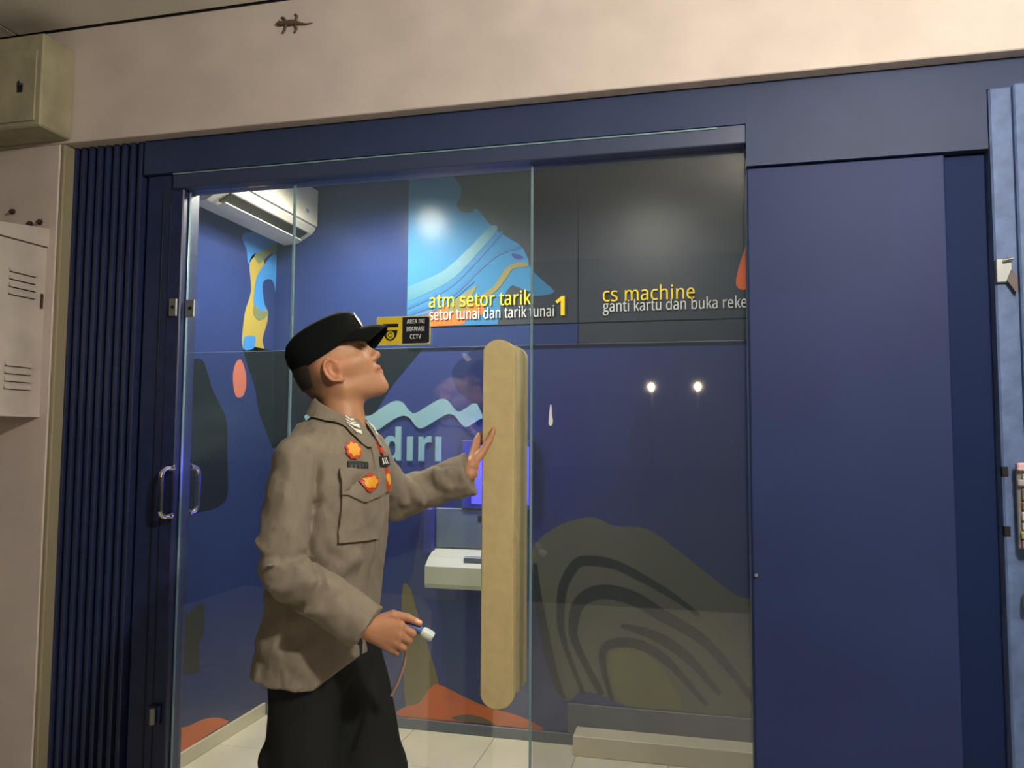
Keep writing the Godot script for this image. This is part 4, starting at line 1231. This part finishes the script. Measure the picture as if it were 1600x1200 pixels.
	var gn := func(k: int, i: int) -> Vector3:
		var du: Vector3 = grid[k][(i + 1) % 40] - grid[k][(i + 39) % 40]
		var dv: Vector3 = grid[mini(k + 1, 7)][i] - grid[maxi(k - 1, 0)][i]
		var nn := dv.cross(du).normalized()
		var c := Vector3(0, 0.03, 0)
		return nn if nn.dot(grid[k][i] - c) > 0 else -nn
	for k in 7:
		for i in 40:
			var j := (i + 1) % 40
			var n0: Vector3 = gn.call(k, i)
			var n1: Vector3 = gn.call(k, j)
			var n2: Vector3 = gn.call(k + 1, j)
			var n3: Vector3 = gn.call(k + 1, i)
			t.smooth(grid[k][i], grid[k][j], grid[k + 1][j], n0, n1, n2)
			t.smooth(grid[k][i], grid[k + 1][j], grid[k + 1][i], n0, n2, n3)
	for i in 40:
		t.tri(grid[7][i], grid[7][(i + 1) % 40], Vector3(0.012, 0.138, 0), Vector3.UP)
	var capn := put("cap", t.moved(hx).mesh(), cap_black, man)
	var bt := Tris.new()
	var brim := func(s: float, v: float, side: float) -> Vector3:
		var a := s * 1.12
		var base := Vector3(0.108 * cos(a) - 0.002, 0.066 - 0.024 * s * s, 0.086 * sin(a))
		var far := Vector3(0.172 - 0.062 * pow(absf(s), 2.4), 0.038 - 0.026 * s * s, 0.080 * s)
		var p := base.lerp(far, v)
		p.y += 0.006 * sin(PI * v) + side * 0.0022
		return p
	for i in 20:
		for j in 6:
			for side in [1.0, -1.0]:
				var s0 := -1.0 + i / 10.0
				var s1 := -1.0 + (i + 1) / 10.0
				bt.quad(brim.call(s0, j / 6.0, side), brim.call(s1, j / 6.0, side), brim.call(s1, (j + 1) / 6.0, side), brim.call(s0, (j + 1) / 6.0, side), Vector3(0.3, side, 0))
		var b0 := -1.0 + i / 10.0
		var b1 := -1.0 + (i + 1) / 10.0
		bt.quad(brim.call(b0, 1.0, 1.0), brim.call(b1, 1.0, 1.0), brim.call(b1, 1.0, -1.0), brim.call(b0, 1.0, -1.0), Vector3(1, 0, 0))
	put("brim", bt.moved(hx).mesh(), cap_black, capn)
	var em := Tris.new()
	for k in 20:
		var a0 := TAU * k / 20
		var a1 := TAU * (k + 1) / 20
		var pt := func(a: float, r: float) -> Vector3:
			var z := 0.026 * cos(a) * r
			return Vector3(0.1135 - z * z * 6.5 - 0.10 * absf(sin(a)) * r * 0.028 * (1.6 if sin(a) > 0 else 0.2), 0.088 + 0.026 * sin(a) * r, z)
		em.tri(pt.call(0.0, 0.0) + Vector3(0.0012, 0, 0), pt.call(a0, 1.0) + Vector3(0.001, 0, 0), pt.call(a1, 1.0) + Vector3(0.001, 0, 0), Vector3.RIGHT)
	put("cap_badge", em.moved(hx).mesh(), white, capn)
	# the shirt and what is sewn on it
	var sh := Hull.new()
	net(sh, shirt, Vector3(-1.20, 0.72, 0.11), Vector3(-0.62, 1.53, 0.88), 0.0072, off, func(_p: Vector3) -> Color: return Color.WHITE)
	var shirt_node := put("shirt", sh.mesh(), cloth, man)
	collar(shirt_node, cloth, white)
	var d := Vector3(-0.74, 0, -0.67)
	put("placket", applique(rect(0.030, 0.56), 3, 40, Vector3(-0.83, 1.12, 0.555), Vector3(-1, 0, -0.05), Vector3.UP, 0.004), cloth, shirt_node)
	put("pocket", applique(rect(0.135, 0.135), 10, 10, Vector3(-0.825, 1.205, 0.655), d, Vector3(0.06, 1, 0), 0.009), cloth, shirt_node)
	put("pocket_flap", applique(func(s: float, v: float) -> Vector2: return Vector2((s - 0.5) * 0.142, (v - 0.5) * 0.062 - (1.0 - v) * 0.016 * (1.0 - absf(2.0 * s - 1.0))), 10, 6, Vector3(-0.825, 1.286, 0.650), d, Vector3(0.06, 1, 0), 0.015), cloth, shirt_node)
	var b1 := put("badge", applique(oval(0.023, 0.023, 9, 0.08), 24, 3, Vector3(-0.868, 1.366, 0.645), d, Vector3.UP, 0.005, true), red, shirt_node)
	b1.set_meta("label", "round red and gold badge")
	put("badge_centre", applique(oval(0.018, 0.016, 7, 0.16), 24, 3, Vector3(-0.868, 1.367, 0.645), d, Vector3.UP, 0.0062, true), gold, shirt_node)
	var b2 := put("badge", applique(oval(0.024, 0.020, 3, 0.10), 24, 3, Vector3(-0.822, 1.284, 0.640), d, Vector3.UP, 0.0185, true), red, shirt_node)
	b2.set_meta("label", "shield-shaped red and gold badge")
	put("badge_centre", applique(oval(0.019, 0.013, 5, 0.16), 24, 3, Vector3(-0.822, 1.283, 0.640), d, Vector3.UP, 0.0197, true), gold, shirt_node)
	put("name_tape", applique(rect(0.062, 0.022), 6, 3, Vector3(-0.848, 1.326, 0.650), d, Vector3(0.10, 1, 0), 0.005), ink, shirt_node)
	for k in 5:
		put("name_tape_stitch", applique(rect(0.004, 0.010), 1, 2, Vector3(-0.848 + (k - 2) * 0.0075, 1.326 + (k - 2) * 0.001, 0.650 - (k - 2) * 0.008), d, Vector3(0.10, 1, 0), 0.0056), mat(col(74, 76, 76), 0.8), shirt_node)
	var dl := Vector3(-0.93, 0, 0.30)
	put("name_tape", applique(rect(0.075, 0.026), 6, 3, Vector3(-0.83, 1.335, 0.49), dl, Vector3.UP, 0.005), ink, shirt_node)
	for k in 3:
		put("name_tape_stitch", applique(rect(0.005, 0.016), 1, 2, Vector3(-0.83, 1.335, 0.515 - k * 0.016), dl, Vector3.UP, 0.0058), white, shirt_node)
	put("badge", applique(oval(0.020, 0.026, 5, 0.06), 20, 3, Vector3(-0.84, 1.376, 0.50), dl, Vector3.UP, 0.005, true), red, shirt_node)
	put("badge_centre", applique(oval(0.010, 0.012), 16, 2, Vector3(-0.84, 1.384, 0.502), dl, Vector3.UP, 0.0062, true), white, shirt_node)
	put("badge", applique(oval(0.022, 0.032, 3, 0.06), 20, 3, Vector3(-0.82, 1.284, 0.492), dl, Vector3.UP, 0.005, true), red, shirt_node)
	put("badge_centre", applique(oval(0.013, 0.016), 16, 2, Vector3(-0.82, 1.286, 0.492), dl, Vector3.UP, 0.0062, true), gold, shirt_node)
	put("pocket_flap", applique(rect(0.12, 0.055), 8, 5, Vector3(-0.82, 1.280, 0.47), dl, Vector3.UP, 0.0035), cloth, shirt_node)
	# trousers and shoes
	var tr := Hull.new()
	net(tr, trousers, Vector3(-1.14, 0.02, 0.34), Vector3(-0.74, 0.92, 0.76), 0.010, off, func(_p: Vector3) -> Color: return Color.WHITE)
	put("trousers", tr.mesh(), black, man)
	for k in 2:
		var f := Hull.new()
		var a: Vector3 = [Vector3(-1.03, 0, 0.635), Vector3(-0.86, 0, 0.445)][k]
		var shoe := func(p: Vector3) -> float:
			var q := p - a
			var s := smn(ell(q, Vector3(0.10, 0.042, 0.0), Vector3(0.12, 0.042, 0.048)), ell(q, Vector3(-0.015, 0.055, 0), Vector3(0.07, 0.055, 0.042)), 0.03)
			return maxf(s, 0.0135 - p.y)
		net(f, shoe, a + Vector3(-0.12, 0.0, -0.08), a + Vector3(0.26, 0.14, 0.08), 0.008, off, func(_p: Vector3) -> Color: return Color.WHITE)
		put("shoe", f.mesh(), cap_black, man)
	# what the right hand holds
	var to := Transform3D(rt.basis, rt.origin + MAN)
	var it := thing("pocket_torch", to * Vector3(0.10, 0.031, -0.022), "small pale and blue torch held in the man's lowered right hand", "torch")
	it.basis = rt.basis.orthonormalized()
	put("torch_body", tube([Vector3(-0.022, 0, 0), Vector3(0.030, -0.003, 0)], [0.0085, 0.0095], 14), mat(col(58, 88, 150), 0.4), it)
	put("torch_head", tube([Vector3(0.0302, -0.003, 0), Vector3(0.034, -0.004, 0), Vector3(0.054, -0.008, 0), Vector3(0.060, -0.0095, 0)], [0.0098, 0.0125, 0.0130, 0.0105], 16), mat(col(196, 204, 196), 0.35), it)
	put("wrist_strap", tube([Vector3(-0.018, -0.010, -0.006), Vector3(-0.004, -0.04, -0.030), Vector3(0.008, -0.08, -0.026), Vector3(0.012, -0.10, -0.016), Vector3(0.010, -0.14, -0.014), Vector3(0.004, -0.175, -0.014)], [0.0042], 8), mat(col(132, 104, 92), 0.7), it)

func collar(shirt_node: Node3D, cloth: Material, white: Material) -> void:
	var t := Tris.new()
	var pos := func(a: float, v: float) -> Vector3:   # a from the front centre round the neck, v: 0 inner foot, 1 fold, 2 outer tip
		var back := (1.0 - cos(a)) / 2
		var front := pow(maxf(cos(a * 0.9), 0.0), 6.0)
		var y := 1.446 + 0.062 * back
		var tip := pow(maxf(0.0, cos((absf(a) - 0.42) * 1.4)), 4.0)
		var dir := Vector3(cos(a), 0, sin(a))
		var c := Vector3(-0.952 - 0.004 * back, 0, 0.545)
		if v <= 1.0:
			return c + Vector3(dir.x * 0.062, 0, dir.z * 0.066) + Vector3(0, y - 0.032 * (1.0 - v), 0)
		var r := 0.064 + (0.024 + 0.026 * tip) * (v - 1.0)
		var o := c + Vector3(dir.x * r, 0, dir.z * (r + 0.004)) + Vector3(0, y + 0.004 * sin(PI * (v - 1.0)) - (0.040 + 0.034 * tip) * (v - 1.0), 0)
		for k in 3:   # keep the flap on top of the shirt
			var q := shirt(o)
			if q < 0.006:
				var g := Vector3(shirt(o + Vector3(0.006, 0, 0)) - shirt(o - Vector3(0.006, 0, 0)), shirt(o + Vector3(0, 0.006, 0)) - shirt(o - Vector3(0, 0.006, 0)), shirt(o + Vector3(0, 0, 0.006)) - shirt(o - Vector3(0, 0, 0.006)))
				o += g.normalized() * (0.0065 - q)
		return o
	var n := 44
	var levels := [0.0, 0.5, 1.0, 1.15, 1.5, 2.0]
	for s in [1.0, -1.0]:
		for i in n / 2:
			var a0: float = s * (0.20 + (PI - 0.20) * i / (n / 2))
			var a1: float = s * (0.20 + (PI - 0.20) * (i + 1) / (n / 2))
			for k in levels.size() - 1:
				var q := [pos.call(a0, levels[k]), pos.call(a1, levels[k]), pos.call(a1, levels[k + 1]), pos.call(a0, levels[k + 1])]
				var o: Vector3 = Vector3(cos(a0), 0.0, sin(a0)) * (-1.0 if k < 2 else 1.0) + Vector3(0, 0.7 if k >= 2 else 0.0, 0)
				t.quad(q[0], q[1], q[2], q[3], o)
				if k >= 2:   # the underside of the fold
					var off := o.normalized() * -0.003
					t.quad(q[0] + off, q[1] + off, q[2] + off, q[3] + off, -o)
			var e := [pos.call(a0, 2.0), pos.call(a1, 2.0)]
			var of2 := Vector3(cos(a0), 0.7, sin(a0)).normalized() * -0.003
			t.quad(e[0], e[1], e[1] + of2, e[0] + of2, Vector3(cos(a0), -1, sin(a0)))
	for k in t.v.size():
		t.v[k] -= MAN
	put("collar", t.mesh(), cloth, shirt_node)
	# four white chevrons on each collar point
	for s in [1.0, -1.0]:
		for k in 4:
			var g := Tris.new()
			var v0: float = 1.15 + k * 0.19
			for side in [-1.0, 1.0]:
				var a0: float = s * 0.74
				var q := [pos.call(a0, v0), pos.call(a0 + side * 0.16, v0 - 0.10), pos.call(a0 + side * 0.16, v0 + 0.0), pos.call(a0, v0 + 0.10)]
				var o := Vector3(cos(a0), 0.7, sin(a0)).normalized()
				g.quad(q[0] + o * 0.004, q[1] + o * 0.003, q[2] + o * 0.003, q[3] + o * 0.004, o)
				g.quad(q[2] + o * 0.003, q[3] + o * 0.004, q[3], q[2], Vector3.DOWN)
				g.quad(q[0] + o * 0.004, q[1] + o * 0.003, q[1], q[0], Vector3.UP)
			for i in g.v.size():
				g.v[i] -= MAN
			put("chevron", g.mesh(), white, shirt_node)
